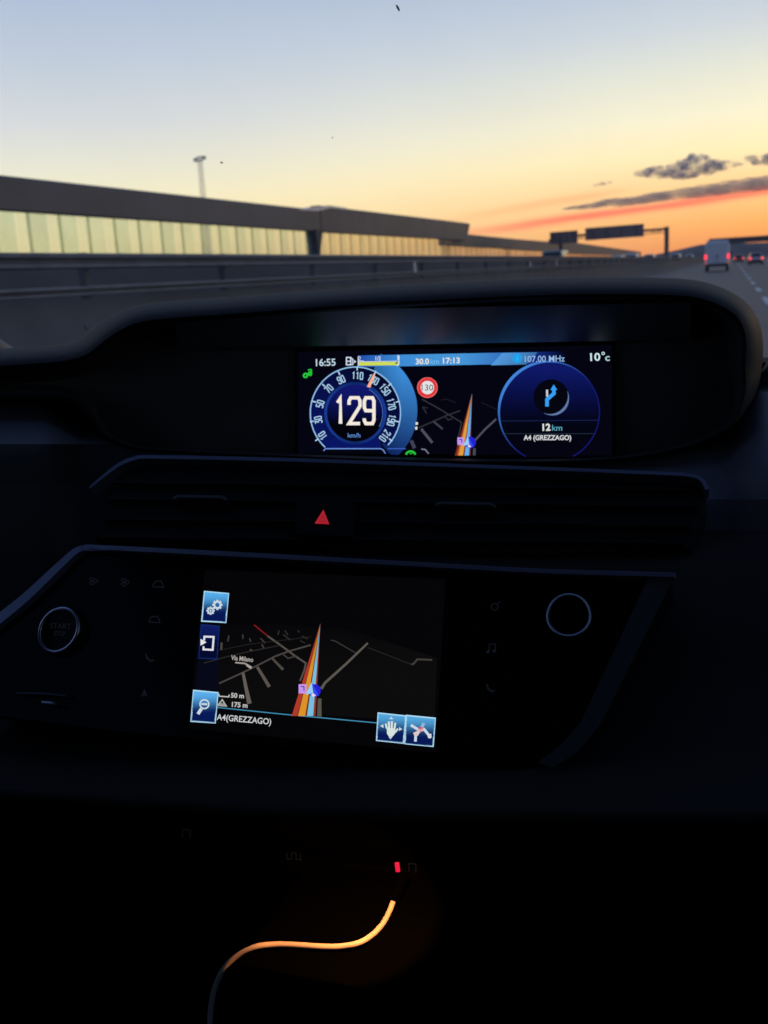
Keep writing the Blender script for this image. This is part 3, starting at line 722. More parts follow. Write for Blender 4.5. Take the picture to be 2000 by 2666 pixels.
DIG = {'0': [[(0, .15), (.15, 0), (.85, 0), (1, .15), (1, .85), (.85, 1), (.15, 1), (0, .85), (0, .15)]], '1': [[(.1, .2), (.55, 0), (.55, 1)]],
       '2': [[(0, .27), (0, .12), (.15, 0), (.85, 0), (1, .12), (1, .32), (0, 1), (1, 1)]], '3': [[(0, 0), (1, 0), (.4, .42), (.85, .46), (1, .6), (1, .85), (.85, 1), (.15, 1), (0, .88)]],
       '5': [[(1, 0), (.05, 0), (.05, .45), (.85, .45), (1, .58), (1, .86), (.85, 1), (.15, 1), (0, .88)]], '7': [[(0, 0), (1, 0), (.35, 1)]],
       '9': [[(1, .5), (.15, .5), (0, .38), (0, .13), (.15, 0), (.85, 0), (1, .13), (1, .86), (.85, 1), (.15, 1), (0, .88), (0, .80)]]}
def digits(s, c, dw, hh, gap, w, colr, rot=0.0):
    n = len(s); cr, sr = math.cos(rad(rot)), math.sin(rad(rot)); out_ = []; tot = n * dw + (n - 1) * gap
    for k, ch in enumerate(s):
        for pl in DIG[ch]:
            pts = []
            for a, b in pl:
                X = -tot / 2 + k * (dw + gap) + a * dw; Y_ = (b - .5) * hh
                pts.append((c[0] + X * cr - Y_ * sr, c[1] + X * sr + Y_ * cr))
            out_.append(stroke(pts, w, colr))
    return out_

# --- upper instrument display
DY = .93
dn = unit(np.array([0.0, -1.0, 0.10]))
disp_q = [(768, 908), (1600, 888), (1602, 1202), (768, 1196)]
S1 = Screen(onY(1190, 1050, DY), dn, None)
S1.part = MB().slab([S1.at(*p) for p in disp_q], S1.n * -.012).build('instrument_display', gloss, car)
D = S1.draw
D('backlight', [fill([(776, 916), (1594, 898), (1594, 1186), (776, 1180)], lambda p: col(4, 5, 16))], .6)
YB = 1184   # lower bezel edge
# blue crescent behind the speedometer
cc = Z3(655, 745); dc = Z3(654, 772)
def bluef(p):
    u = (p[0] - cc[0]) / 161; vv = (cc[1] - p[1]) / 161
    k = max(0, min(1, .5 + .6 * vv + .15 * u)); g = max(0, min(1, (u - .15) / .6))
    a, b = np.array(col(9, 22, 92)), np.array(col(62, 142, 218)); return tuple((a + (b - a) * (k ** 1.6)) * (.35 + .65 * g))
pts, fcs, cf = band(cc, 112, 161, -52, 66, bluef, 72, 5)
pts = [(p[0], min(p[1], YB)) for p in pts]; D('blue_crescent', [(pts, fcs, cf)], 1)
# speedometer
def annf(p):
    u = (p[0] - dc[0]) / 118; vv = (dc[1] - p[1]) / 118
    a, b = np.array(col(10, 22, 96)), np.array(col(4, 8, 34)); k = max(0, min(1, .5 + .5 * (vv * .8 + u * .5))); return tuple(a + (b - a) * k)
pts, fcs, cf = band(dc, 70, 117.5, -46, 226, annf, 90, 3, 1.02)
D('speedometer_dial', [(pts, fcs, cf), fill([Z3(330, 1138), Z3(930, 1138), Z3(900, 1020), Z3(400, 1020)], col(9, 22, 100))], 1.5)
def disf(p):
    d = math.hypot(p[0] - dc[0], p[1] - dc[1]) / 81; vv = (dc[1] - p[1]) / 81
    k = max(0, min(1, .25 + .75 * vv)) * (1 - .3 * d); a, b = np.array(col(4, 4, 10)), np.array(col(22, 30, 132)); return tuple(a + (b - a) * k)
D('dial_centre', [band(dc, 0.1, 81, 0, 360, disf, 64, 5)], 2)
D('dial_inner_ring', [band(dc, 74, 81, -150, 210, lambda p: col(28, 66, 160, .35 + .45 * abs((p[0] - dc[0]) / 81)), 72, 1), band(dc, 70.5, 72, -30, 60, col(80, 120, 210), 40, 1)], 2.4)
ring = stroke(arcpts(dc, 117.5, 120, 228, -44, 96), 3.0, lambda p: col(150, 196, 240))
D('dial_rim', [ring, stroke([Z3(325, 1160), Z3(345, 1138), Z3(915, 1138), Z3(940, 1152), Z3(962, 1188)], 2.6, col(110, 150, 226)), stroke([Z3(985, 1138), Z3(1172, 1138)], 2.4, col(60, 100, 200))], 2.8)
ticks = [(260, 1045), (208, 858), (230, 655), (328, 487), (486, 362), (672, 313), (856, 357), (1007, 480), (1088, 655), (1084, 858), (1016, 1048)]
sh = []
for u, v_ in ticks:
    p = np.array(Z3(u, v_)); t = unit(p - np.array(dc)); sh.append(stroke([p + t * 5.5, p - t * 5], 3.2, ICE))
D('dial_ticks', sh, 3)
nums = [('10', 318, 1003), ('30', 272, 842), ('50', 291, 678), ('70', 380, 522), ('90', 507, 428), ('110', 676, 388), ('130', 836, 428), ('150', 957, 530), ('170', 1022, 680), ('190', 1024, 845), ('210', 958, 1005)]
for s_, u, v_ in nums:
    p = np.array(Z3(u, v_)); t = unit(p - np.array(dc)); rot = math.degrees(math.atan2(t[0], -t[1]))
    D('dial_numeral', digits(s_, p, 6.6, 17.5, 3.6, 2.5, ICE, rot), 3.2)
nd = T(Z3, [(858, 372), (840, 366), (772, 500), (806, 512)])
D('dial_needle', [fill(nd, lambda p: col(252, 176, 146))], 3.6)
D('speed_readout', digits('1', Z3(497, 747), 17, 68, 0, 9.2, CREAM) + digits('2', Z3(645, 747), 28.5, 67, 0, 8.8, CREAM) + digits('9', Z3(795, 747), 25, 67, 0, 8.8, CREAM), 3.4)
D('speed_unit', [text('km/h', Z3(640, 1000), 33, 12, col(96, 140, 214), 0, .01)], 3.4)
D('clock_text', [text('16:55', Z3(348, 250), 51, 19, col(196, 220, 236), -1.5, .012)], 3)
g_ = col(40, 200, 60)
D('green_indicator', [band(Z3(140, 385), 2.5, 7, 0, 360, g_, 20, 1), band(Z3(186, 365), 1.5, 6, 0, 360, g_, 20, 1), stroke(T(Z3, [(135, 360), (165, 375), (200, 385)]), 4, g_), stroke(T(Z3, [(200, 320), (200, 370)]), 3.4, g_), stroke(T(Z3, [(165, 330), (200, 322)]), 3, g_)], 2)
wf = col(214, 222, 240)
D('fuel_icon', [stroke(T(Z3, [(562, 200), (606, 200), (606, 275), (562, 275)]), 3, wf, True), stroke(T(Z3, [(562, 238), (606, 238)]), 2.6, wf), stroke(T(Z3, [(612, 205), (628, 222), (628, 272), (612, 272)]), 2.6, wf), fill(T(Z3, [(640, 225), (662, 242), (640, 260)]), wf)], 3)
# blue information bar along the top
def barf(p):
    u = (p[0] - 930) / 530
    stops = [(0, (30, 70, 170)), (.22, (62, 140, 214)), (.5, (70, 150, 216)), (.72, (52, 112, 190)), (.86, (20, 44, 130)), (1, (6, 8, 40))]
    u = max(0, min(1, u)); return tuple(np.interp(u, [s[0] for s in stops], [col(*s[1])[i] for s in stops]) for i in range(3))
n = 40; top_ = [(932 + 538 * k / n, 925.5 - .020 * 538 * k / n) for k in range(n + 1)]; bo_ = [(932 + 538 * k / n, 956 - .021 * 538 * k / n) for k in range(n + 1)]
D('info_bar', [(top_ + bo_, [[k, k + 1, n + 2 + k, n + 1 + k] for k in range(n)], barf)], 1.2)
D('bar_wedge', [fill([(1278, 951), (1308, 919), (1400, 917), (1370, 949)], lambda p: col(84, 156, 226, .95 if p[0] < 1330 else .5))], 1.6)
fy = col(206, 220, 84)
D('fuel_gauge', [fill(T(Z3, [(685, 248), (1096, 244), (1096, 280), (685, 284)]), lambda p: fy), fill(T(Z3, [(1066, 246), (1088, 246), (1088, 266), (1066, 266)]), col(60, 40, 30))], 2.2)
D('fuel_scale', [stroke(T(Z3, [(684, 192), (684, 290)]), 2.6, wf), stroke(T(Z3, [(686, 236), (745, 240)]), 3, wf), stroke(T(Z3, [(745, 243), (1092, 237)]), 1.6, wf), stroke(T(Z3, [(1102, 183), (1102, 268), (1080, 288)]), 2.6, wf), text('0', Z3(694, 205), 7, 10, wf), text('1/2', Z3(888, 210), 14, 11, wf, 0, .02), text('1', Z3(1094, 200), 4, 12, wf)], 3)
D('distance_text', [text('30.0', Z4(118, 180), 35, 15.5, WHT, -1, .03)], 3); D('distance_unit', [text('km', Z4(213, 180), 22, 14, col(120, 190, 236), -1)], 3)
D('arrival_time', [text('17:13', Z4(342, 174), 44, 16, WHT, -1.5, .025)], 3)
D('radio_icon', [band(Z4(850, 156), .1, 12.5, 0, 360, col(30, 160, 236), 28, 1), stroke(T(Z4, [(850, 140), (850, 172)]), 2, col(120, 200, 246))], 2.4)
D('radio_frequency', [text('107.00 MHz', Z4(1062, 160), 104, 16.5, col(150, 186, 232), -1, .008)], 3)
D('temperature_text', [text('10', Z4(1452, 146), 26, 21, col(206, 232, 240), -2, .02), band(Z4(1513, 118), 2.2, 4.4, 0, 360, col(196, 226, 236), 18, 1), text('c', Z4(1546, 158), 12, 13, col(170, 200, 206), -2, .02)], 3)
# speed limit reminder
sl = Z4(157, 382)
D('speed_limit_sign', [band(sl, .1, 17.5, 0, 360, col(226, 226, 228), 32, 1), band(sl, 17.5, 26.3, 0, 360, col(226, 52, 58), 40, 1), band(sl, 24.6, 26.8, 0, 360, col(240, 120, 118), 40, 1)], 3)
D('limit_number', [text('130', sl, 30, 15.5, col(70, 78, 86), 0, .0)], 3.6)
# map
rd = [([(115, 472), (230, 535), (340, 602), (420, 650), (402, 742), (390, 775)], 3.0, (52, 50, 56)), ([(90, 692), (210, 640), (300, 600), (410, 560)], 3.2, (48, 48, 58)), ([(200, 640), (275, 702)], 5, (62, 62, 74)), ([(290, 605), (318, 632), (352, 622)], 3, (44, 44, 52)),
      ([(110, 702), (195, 808)], 7, (78, 78, 92)), ([(522, 792), (600, 706), (688, 625)], 5, (76, 76, 92)), ([(120, 530), (150, 582)], 4, (40, 40, 48)), ([(120, 530), (160, 540)], 3, (36, 36, 44)), ([(32, 790), (58, 850)], 9, (64, 66, 84)), ([(110, 856), (140, 860), (166, 892)], 3.4, (120, 124, 140)),
      ([(520, 850), (518, 905)], 7, (70, 72, 86)), ([(260, 480), (300, 470), (380, 500)], 2, (30, 28, 34)), ([(570, 495), (690, 550)], 2, (26, 28, 36))]
D('map_roads', [stroke(T(Z4, p), w_, col(*c_)) for p, w_, c_ in rd], 1.8)
ap = Z4(501, 428)
def wedge(zf, apex, base, cols, y):
    out_ = []
    for a, b, c_ in base:
        pts = [apex, (apex[0] + .6, apex[1])]
        A, Bp = zf(a, y), zf(b, y); n_ = 10; v_, f_ = [], []
        for k in range(n_ + 1):
            t = k / n_; v_ += [(apex[0] + (A[0] - apex[0]) * t, apex[1] + (A[1] - apex[1]) * t), (apex[0] + .5 + (Bp[0] - apex[0] - .5) * t, apex[1] + (Bp[1] - apex[1]) * t)]
        f_ = [[2 * k, 2 * k + 1, 2 * k + 3, 2 * k + 2] for k in range(n_)]
        cf_ = (lambda c_, cy=apex[1], by=zf(a, y)[1]: (lambda p: tuple(np.array(col(*c_)) * (.55 + .45 * min(1, (p[1] - cy) / (by - cy) * 2)))))(c_)
        out_.append((v_, f_, cf_))
    return out_
D('route_line', wedge(Z4, ap, [(368, 386, (120, 44, 30)), (386, 398, (196, 96, 40)), (398, 432, (226, 156, 62)), (432, 444, (120, 60, 60)), (444, 478, (96, 176, 240)), (478, 490, (110, 40, 50))], None, 906), 2.2)
def arrow(zf, cx, cy, k):
    o_ = [fill([zf(cx - 92 * k, cy - 36 * k), zf(cx - 40 * k, cy - 36 * k), zf(cx - 40 * k, cy + 26 * k), zf(cx - 92 * k, cy + 26 * k)], col(196, 150, 236)), stroke([zf(cx - 78 * k, cy - 20 * k), zf(cx - 56 * k, cy - 20 * k), zf(cx - 56 * k, cy + 8 * k)], 2.4 * k / .9, col(70, 40, 170))]
    o_ += [band(zf(cx + 14 * k, cy + 6 * k), .1, 16 * k if zf is Z4 else 18 * k, 0, 360, col(34, 34, 214), 28, 1), fill([zf(cx - 44 * k, cy + 34 * k), zf(cx - 4 * k, cy - 52 * k), zf(cx + 6 * k, cy + 24 * k)], col(150, 206, 250)), fill([zf(cx - 4 * k, cy - 52 * k), zf(cx + 44 * k, cy + 44 * k), zf(cx + 6 * k, cy + 24 * k)], col(52, 74, 226)), fill([zf(cx - 10 * k, cy + 34 * k), zf(cx + 6 * k, cy + 24 * k), zf(cx + 26 * k, cy + 40 * k), zf(cx + 4 * k, cy + 50 * k)], col(226, 214, 226))]
    return o_
for k_, sh_ in enumerate(arrow(Z4, 474, 800, .93)): D('shield_icon' if k_ < 2 else 'position_arrow', [sh_], 2.6 + .3 * k_)
D('map_markers', [fill(T(Z4, [(66, 650), (84, 648), (84, 668), (66, 670)]), WHT), fill(T(Z4, [(62, 686), (78, 682), (80, 706), (64, 708)]), WHT)], 2)
D('green_eco_icon', [stroke(arcpts(Z4(28, 912), 13, 13, 20, 160, 16), 5, g_), stroke(T(Z4, [(20, 893), (40, 890)]), 2.4, g_)], 2.4)
# guidance dial on the right
gc = Z4(1097, 570)
def gf(p):
    vv = (gc[1] - p[1]) / 133; u = (p[0] - gc[0]) / 133; k = max(0, min(1, (vv + .35) / 1.2)); a, b = np.array(col(4, 5, 16)), np.array(col(15, 25, 104)); return tuple(a + (b - a) * k ** 1.7)
clipb = lambda sh: ([(p[0], min(p[1], 1190)) for p in sh[0]], sh[1], sh[2])
D('guidance_dial', [clipb(band(gc, .1, 131, 0, 360, gf, 72, 6))], 1.9)
def rimf(p):
    vv = (gc[1] - p[1]) / 133; u = (p[0] - gc[0]) / 133; k = max(0, min(1, .15 + .55 * (vv - u))); a, b = np.array(col(22, 24, 110)), np.array(col(70, 140, 232)); return tuple(a + (b - a) * k ** 1.5)
rp = arcpts(gc, 131, 131, 242, -62, 110)
D('guidance_rim', [stroke(rp, [3 + 5.0 * max(0, math.cos(rad((242 - 304 * k / 110) - 140))) ** 3 for k in range(111)], rimf)], 2.4)
D('guidance_lines', [stroke(T(Z4, [(712, 640), (1475, 634)]), 1.4, col(30, 44, 90)), stroke(T(Z4, [(745, 738), (1452, 737)]), 1.4, col(36, 50, 70))], 2.3)
ic = Z4(1112, 455)
D('turn_disc', [band(ic, .1, 46, 0, 360, lambda p: col(5, 6, 16), 40, 2)], 2.3)
cr = arcpts(ic, 45, 46, 20, -115, 40)
D('turn_disc_rim', [stroke(cr, [.6 + 6.2 * math.sin(math.pi * k / 40) ** 1.3 for k in range(41)], lambda p: col(112, 138, 190, .75))], 2.7)
ab = col(52, 158, 246)
D('turn_arrow', [stroke(T(Z4, [(1080, 528), (1080, 474), (1133, 428), (1133, 396)]), 9.4, ab), fill(T(Z4, [(1106, 400), (1132, 358), (1158, 400)]), ab), stroke(T(Z4, [(1080, 398), (1081, 452)]), 5.5, col(198, 202, 208))], 3)
D('exit_distance', [text('12', Z4(1076, 688), 21, 19, WHT, -1, .035)], 3); D('exit_distance_unit', [text('km', Z4(1158, 692), 26, 15, col(96, 176, 200), 0)], 3)
D('exit_name', [text('A4 (GREZZAGO)', Z4(1083, 774), 124, 17.5, col(214, 216, 220), 0, .026)], 3)

# --- vent band below the pod
def plane_rows(x, y1, Y1, y2, Y2):
    a, b = onY(x, y1, Y1), onY(x, y2, Y2); n_ = np.cross([1, 0, 0], b - a); n_ = unit(n_)
    if n_[1] > 0: n_ = -n_
    return a, n_
class Plane(Screen): pass
va, vn = plane_rows(1000, 1205, .850, 1440, .775)
V_ = Screen(va, vn, None)
def surf(pl, pts, lift): return [pl.at(p[0], p[1], lift / .00022) for p in pts]     # lift in metres along the normal
MB().slab(surf(V_, [(285, 1262), (330, 1212), (392, 1192), (1000, 1210), (1500, 1227), (1790, 1238), (1838, 1262), (1836, 1330), (1800, 1432), (1400, 1440), (600, 1420), (240, 1400), (255, 1320)], .010), -vn * .03).build('vent_housing', deep, car, bevel=.003)
def strip(pl, center, w_, lift, thick, name, m_, parent, bev=.0012):
    sh_ = stroke(center, w_, None); n_ = len(center); L_, R2 = sh_[0][:n_], sh_[0][n_:]
    out_ = L_ + R2[::-1]
    return MB().slab(surf(pl, out_, lift), -pl.n * thick).build(name, m_, parent, bevel=bev)
ctr = spline([(232, 1270), (268, 1240), (310, 1209), (350, 1193), (400, 1189), (700, 1195), (1000, 1205), (1400, 1219), (1700, 1231), (1790, 1236), (1826, 1248), (1842, 1275)], 5)
strip(V_, ctr, [6 + 5 * min(1, k / 12) for k in range(len(ctr))], .020, .012, 'vent_trim', mat('dim_satin_trim', (.09, .095, .14), .42, metal=.6), car)
for y0, y1, x0, x1, w_ in ((1254, 1272, 290, 1790, 5), (1296, 1316, 280, 1810, 6), (1350, 1366, 270, 1800, 5), (1396, 1412, 262, 1780, 5)):
    strip(V_, [(x0, y0), ((x0 + x1) / 2, (y0 + y1) / 2), (x1, y1)], w_, .016, .010, 'vent_slat', mat('slat_plastic', (.007, .007, .008), .6, spec=.12), car, .0008)
for x0, x1, y in ((450, 590, 1294), (1132, 1290, 1312)):
    strip(V_, [(x0, y + 3), (x0 + 12, y - 3), (x1 - 12, y - 1), (x1, y + 6)], 9, .022, .008, 'vent_tab', mat('tab_plastic', (.016, .016, .018), .5), car, .001)
# hazard switch
hz = strip(V_, [(768, 1346), (920, 1352)], 92, .020, .014, 'hazard_button', deep, car, .002)
tri = [(842, 1327), (857, 1364), (820, 1362)]
inn = [(841, 1340), (848, 1358), (831, 1357)]
def emis(name, c_, k): return mat(name, (.02, .0, .0), .4, emit=c_, estr=k)
def flat(pl, pts, lift, name, m_, parent): return MB().slab(surf(pl, pts, lift), -pl.n * .0006).build(name, m_, parent)
flat(V_, tri, .0206, 'hazard_triangle', emis('hazard_red', lin(178, 30, 40), .9), hz)
MB().grid([surf(V_, inn + inn[:1], .0212), surf(V_, [(p[0] * .8 + 840 * .2, p[1] * .8 + 1352 * .2) for p in inn + inn[:1]], .0212)]).build('triangle_outline', emis('hazard_dark', lin(70, 10, 16), 1.0), hz)

# --- lower control panel
la, ln = plane_rows(900, 1430, .735, 1900, .655)
L_ = Screen(la, ln, None)
panel = [(-60, 1665), (20, 1600), (215, 1432), (250, 1426), (600, 1444), (1000, 1466), (1400, 1488), (1752, 1500), (1738, 1545), (1570, 1885), (1520, 1945), (1430, 1985), (1300, 1998), (1130, 1982), (700, 1948), (300, 1910), (0, 1870), (-80, 1850)]
MB().slab(surf(L_, panel, .012), -ln * .05).build('control_panel', gloss, car, bevel=.002)
ct = spline([(-40, 1640), (58, 1562), (130, 1495), (192, 1438), (222, 1426), (260, 1425), (600, 1442), (1000, 1464), (1400, 1486), (1700, 1495), (1758, 1497)], 6)
strip(L_, ct, [26 - 14 * min(1, k / 26) for k in range(len(ct))], .020, .010, 'panel_trim', satin, car)
flat(L_, [(1756, 1500), (1560, 1890), (1500, 1962), (1440, 1998), (1400, 1985), (1460, 1940), (1512, 1880), (1690, 1502)], .0165, 'panel_side_trim', mat('dark_bevel', (.028, .029, .036), .45), car)
# start button and volume knob
def knob(name, px, py, rpx, chrome_m, h_):
    c0 = L_.at(px, py, 0); ex = np.array([1.0, 0, 0]); ey = np.cross(ln, ex); ey = unit(ey); ey = ey if ey[2] > 0 else -ey
    dist = np.dot(c0 - EYE, RW.T[2] * -1); R = rpx / F * abs(dist); c0 = L_.at(px, py, (.012 + h_) / .00022) - ln * h_
    rows_ = []
    for rr, hh in ((1.12, 0), (1.12, h_ * .3), (1.0, h_ * .85), (.94, h_), (.86, h_ * .92)): rows_.append([c0 + (ex * math.cos(a) + ey * math.sin(a)) * R * rr + ln * hh for a in [2 * math.pi * k / 48 for k in range(48)]])
    m_ = MB().grid(rows_, True); m_.poly(rows_[-1]); kb = m_.build(name, gloss, car, smooth=True)
    MB().ring(c0 + ln * h_, ex, ey, ln, R * .97, R * .07, 56, 8).build('chrome_ring', chrome_m, kb, smooth=True)
    return kb
sbn = knob('start_button', 153, 1640, 58, chrome, .008)
S2t = mat('faint_print', (.06, .06, .066), .6, emit=(.10, .09, .11), estr=.03)
def ltext(s_, c_, w_, h_2, lift, name, m_, parent, rot=0.0):
    pts, f_, _ = text(s_, c_, w_, h_2, None, rot, .0); m_2 = MB(); m_2.v = [tuple(q) for q in surf(L_, pts, lift)]; m_2.f = f_; return m_2.build(name, m_, parent)
ltext('START', (158, 1630), 54, 14, .0205, 'button_text', S2t, sbn, 1.5); ltext('STOP', (156, 1650), 30, 12, .0205, 'button_text', S2t, sbn, 1.5)
kn = knob('volume_knob', 1481, 1602, 55, mat('dim_chrome_ring', (.30, .34, .42), .3, metal=1.0), .014)
# dim touch keys round the screen
def keyicon(px, py, kind):
    k_ = MB(); ce = lambda a, b: (px + a, py + b)
    if kind == 'note': shp = [stroke([ce(-8, 8), ce(-8, -10), ce(8, -12), ce(8, 6)], 3, None), fill(arcpts(ce(-11, 9), 5, 4, 0, 360, 12)[:-1], None), fill(arcpts(ce(5, 7), 5, 4, 0, 360, 12)[:-1], None)]
    elif kind == 'phone': shp = [stroke([ce(-10, -9), ce(-7, 3), ce(2, 10), ce(11, 8)], 5, None)]
    elif kind == 'car': shp = [stroke([ce(-14, 6), ce(-12, -2), ce(-6, -9), ce(7, -9), ce(12, -1), ce(14, 7), ce(-14, 6)], 3, None)]
    elif kind == 'fan': shp = [stroke(arcpts(ce(6 * math.cos(a), 6 * math.sin(a)), 6, 4, 0, 360, 10), 2.4, None) for a in (0, 2.1, 4.2)]
    elif kind == 'nav': shp = [fill([ce(0, -12), ce(9, 10), ce(0, 5), ce(-9, 10)], None)]
    else: shp = [stroke(arcpts(ce(0, 0), 9, 9, 0, 360, 18), 3, None), stroke([ce(9, -9), ce(15, -15)], 3, None)]
    for pts, f_, _ in shp: i = len(k_.v); k_.v += [tuple(q) for q in surf(L_, pts, .0126)]; k_.f += [[a + i for a in f] for f in f_]
    k_.build('touch_key', S2t, car)
for px, py, kd in ((243, 1513, 'fan'), (325, 1516, 'fan'), (412, 1522, 'car'), (402, 1614, 'car'), (390, 1711, 'phone'), (376, 1805, 'nav'), (1288, 1580, 'gear'), (1282, 1688, 'note'), (1278, 1790, 'phone')): keyicon(px, py, kd)
# chrome edge of a slot at the lower left
strip(L_, [(40, 1805), (110, 1806), (170, 1812)], 7, .020, .008, 'slot_trim', mat('dim_trim', (.05, .055, .08), .4, metal=.6), car)
strip(L_, [(106, 1828), (124, 1829), (138, 1831)], 9, .024, .006, 'slot_latch', mat('latch_metal', (.25, .32, .36), .3, metal=.8), car, .001)

# --- navigation touchscreen
S2 = Screen(la + ln * .0125, ln, None)
S2.part = MB().slab([S2.at(*p) for p in [(528, 1478), (1168, 1503), (1140, 1968), (480, 1902)]], S2.n * -.006).build('navigation_screen', gloss, car)
D = S2.draw
D('backlight', [fill([(534, 1484), (1160, 1508), (1134, 1960), (488, 1896)], lambda p: col(5, 5, 7))], .5)
D('map_ground', [fill(T(Z5, [(225, 400), (600, 395), (1000, 420), (1560, 600), (1545, 1000), (200, 905)]), lambda p: col(*((12, 12, 13) if p[1] > 1700 else (7, 7, 9))))], .9)
def button(quad, lt, dk, icons, nm, border=(176, 222, 246)):
    q = T(Z5, quad); n_ = 12; v_, f_ = [], []
    for k in range(n_ + 1):
        t = k / n_; v_ += [tuple(np.array(q[0]) * (1 - t) + np.array(q[3]) * t), tuple(np.array(q[1]) * (1 - t) + np.array(q[2]) * t)]
    f_ = [[2 * k, 2 * k + 1, 2 * k + 3, 2 * k + 2] for k in range(n_)]
    y0, y1 = q[0][1], q[2][1]
    def cf(p):
        t = max(0, min(1, (p[1] - y0) / (y1 - y0))); t = max(0, min(1, (t - .05) / .62)); t = t * t * (3 - 2 * t); a, b = np.array(col(*lt)), np.array(col(*dk)); return tuple(a + (b - a) * t)
    D(nm, [(v_, f_, cf)] + ([stroke(q, 3.6, col(*border), True)] if border else []), 2)
    D(nm.replace('button', 'icon'), icons, 3)
def cog(c_, r_, k, colr):
    pts = []
    for i in range(8):
        for da, rr in ((-.28, r_), (-.2, r_ * 1.28), (.2, r_ * 1.28), (.28, r_)): a = 2 * math.pi * i / 8 + da * 1.0; pts.append((c_[0] + rr * math.cos(a), c_[1] + rr * math.sin(a)))
    inn_ = [(c_[0] + r_ * .55 * math.cos(2 * math.pi * i / 32), c_[1] + r_ * .55 * math.sin(2 * math.pi * i / 32)) for i in range(32)]
    return (pts + inn_, [[i, (i + 1) % 32, 32 + (i + 1) % 32, 32 + i] for i in range(32)], colr)
IC = col(200, 216, 228)
button([(125, 190), (272, 203), (255, 380), (108, 372)], (86, 174, 236), (8, 24, 84), [cog(Z5(204, 272), 10.5, 0, IC), cog(Z5(162, 308), 8.6, 0, IC), band(Z5(162, 308), .1, 3, 0, 360, IC, 12, 1)], 'settings_button')
button([(105, 395), (215, 405), (200, 605), (90, 600)], (16, 28, 96), (5, 10, 48), [stroke(T(Z5, [(122, 492), (124, 468), (181, 470), (175, 550), (118, 547), (119, 528)]), 5, col(222, 224, 230)), fill(T(Z5, [(100, 482), (137, 503), (100, 524)]), col(230, 232, 236))], 'exit_button', border=(18, 40, 104))
D('side_strip', [fill(T(Z5, [(86, 612), (215, 612), (205, 815), (66, 800)]), lambda p: col(7, 9, 24))], 1.4)
button([(58, 800), (207, 815), (190, 1000), (42, 990)], (92, 176, 238), (8, 26, 86), [band(Z5(124, 885), 9.6, 13.4, 0, 360, IC, 28, 1), stroke(T(Z5, [(106, 912), (84, 946)]), 8.5, IC), stroke(T(Z5, [(106, 884), (142, 886)]), 5, IC)], 'zoom_button')
hand = [fill(T(Z5, [(1250, 1030), (1302, 1034), (1300, 1068), (1284, 1086), (1262, 1084), (1250, 1066)]), col(214, 226, 222))]
for a, b, w_ in (((1250, 1036), (1243, 1005), 5), ((1264, 1034), (1262, 992), 5.4), ((1280, 1034), (1281, 990), 5.4), ((1297, 1036), (1302, 1000), 5), ((1300, 1060), (1318, 1036), 5)): hand.append(stroke([Z5(*a), Z5(*b)], w_, col(214, 226, 222)))
for t in ([(1277, 962), (1290, 978), (1264, 977)], [(1272, 1102), (1284, 1086), (1260, 1085)], [(1208, 1020), (1228, 1008), (1230, 1032)], [(1346, 1040), (1326, 1026), (1324, 1050)]): hand.append(fill(T(Z5, t), IC))
button([(1197, 940), (1365, 958), (1352, 1125), (1187, 1108)], (84, 168, 222), (8, 26, 86), hand, 'pan_button')
cx_ = [stroke(T(Z5, [(1398, 1014), (1450, 1046), (1480, 1040), (1522, 1092)]), 7, IC), stroke(T(Z5, [(1456, 1046), (1428, 1078), (1426, 1116)]), 7, IC), stroke(T(Z5, [(1460, 1040), (1478, 1002)]), 8, col(150, 180, 214)), band(Z5(1458, 1042), .1, 7, 0, 360, col(226, 40, 44), 16, 1), fill(T(Z5, [(1412, 1062), (1440, 1050), (1446, 1078), (1420, 1082)]), col(226, 196, 190)), fill(T(Z5, [(1500, 1070), (1526, 1068), (1522, 1096), (1504, 1094)]), col(220, 214, 220))]
button([(1372, 955), (1548, 972), (1535, 1145), (1362, 1128)], (84, 168, 222), (8, 26, 86), cx_, 'junction_button')
D('map_divider', [stroke(T(Z5, [(200, 905), (600, 946), (1190, 1001)]), 2.6, lambda p: col(64, 140, 176))], 1.8)
D('destination_text', [text('A4(GREZZAGO)', Z5(368, 984), 142, 21, col(206, 208, 210), 5.0, .012)], 2)
D('scale_text', [text('50 m', Z5(328, 832), 34, 13, col(196, 194, 190), 3, .03), stroke(T(Z5, [(213, 822), (216, 836), (274, 840), (277, 826)]), 3, col(190, 188, 184))], 2)
D('altitude_text', [text('175 m', Z5(342, 890), 41, 13.5, col(196, 194, 190), 4, .03), stroke(T(Z5, [(207, 892), (234, 858), (258, 896), (207, 892)]), 3.4, col(176, 174, 170)), fill(T(Z5, [(222, 878), (246, 880), (256, 896), (212, 892)]), col(150, 148, 146))], 2)
D('street_text', [text('Via Milano', Z5(357, 604), 58, 12.5, col(176, 168, 164), 6, .02)], 2)
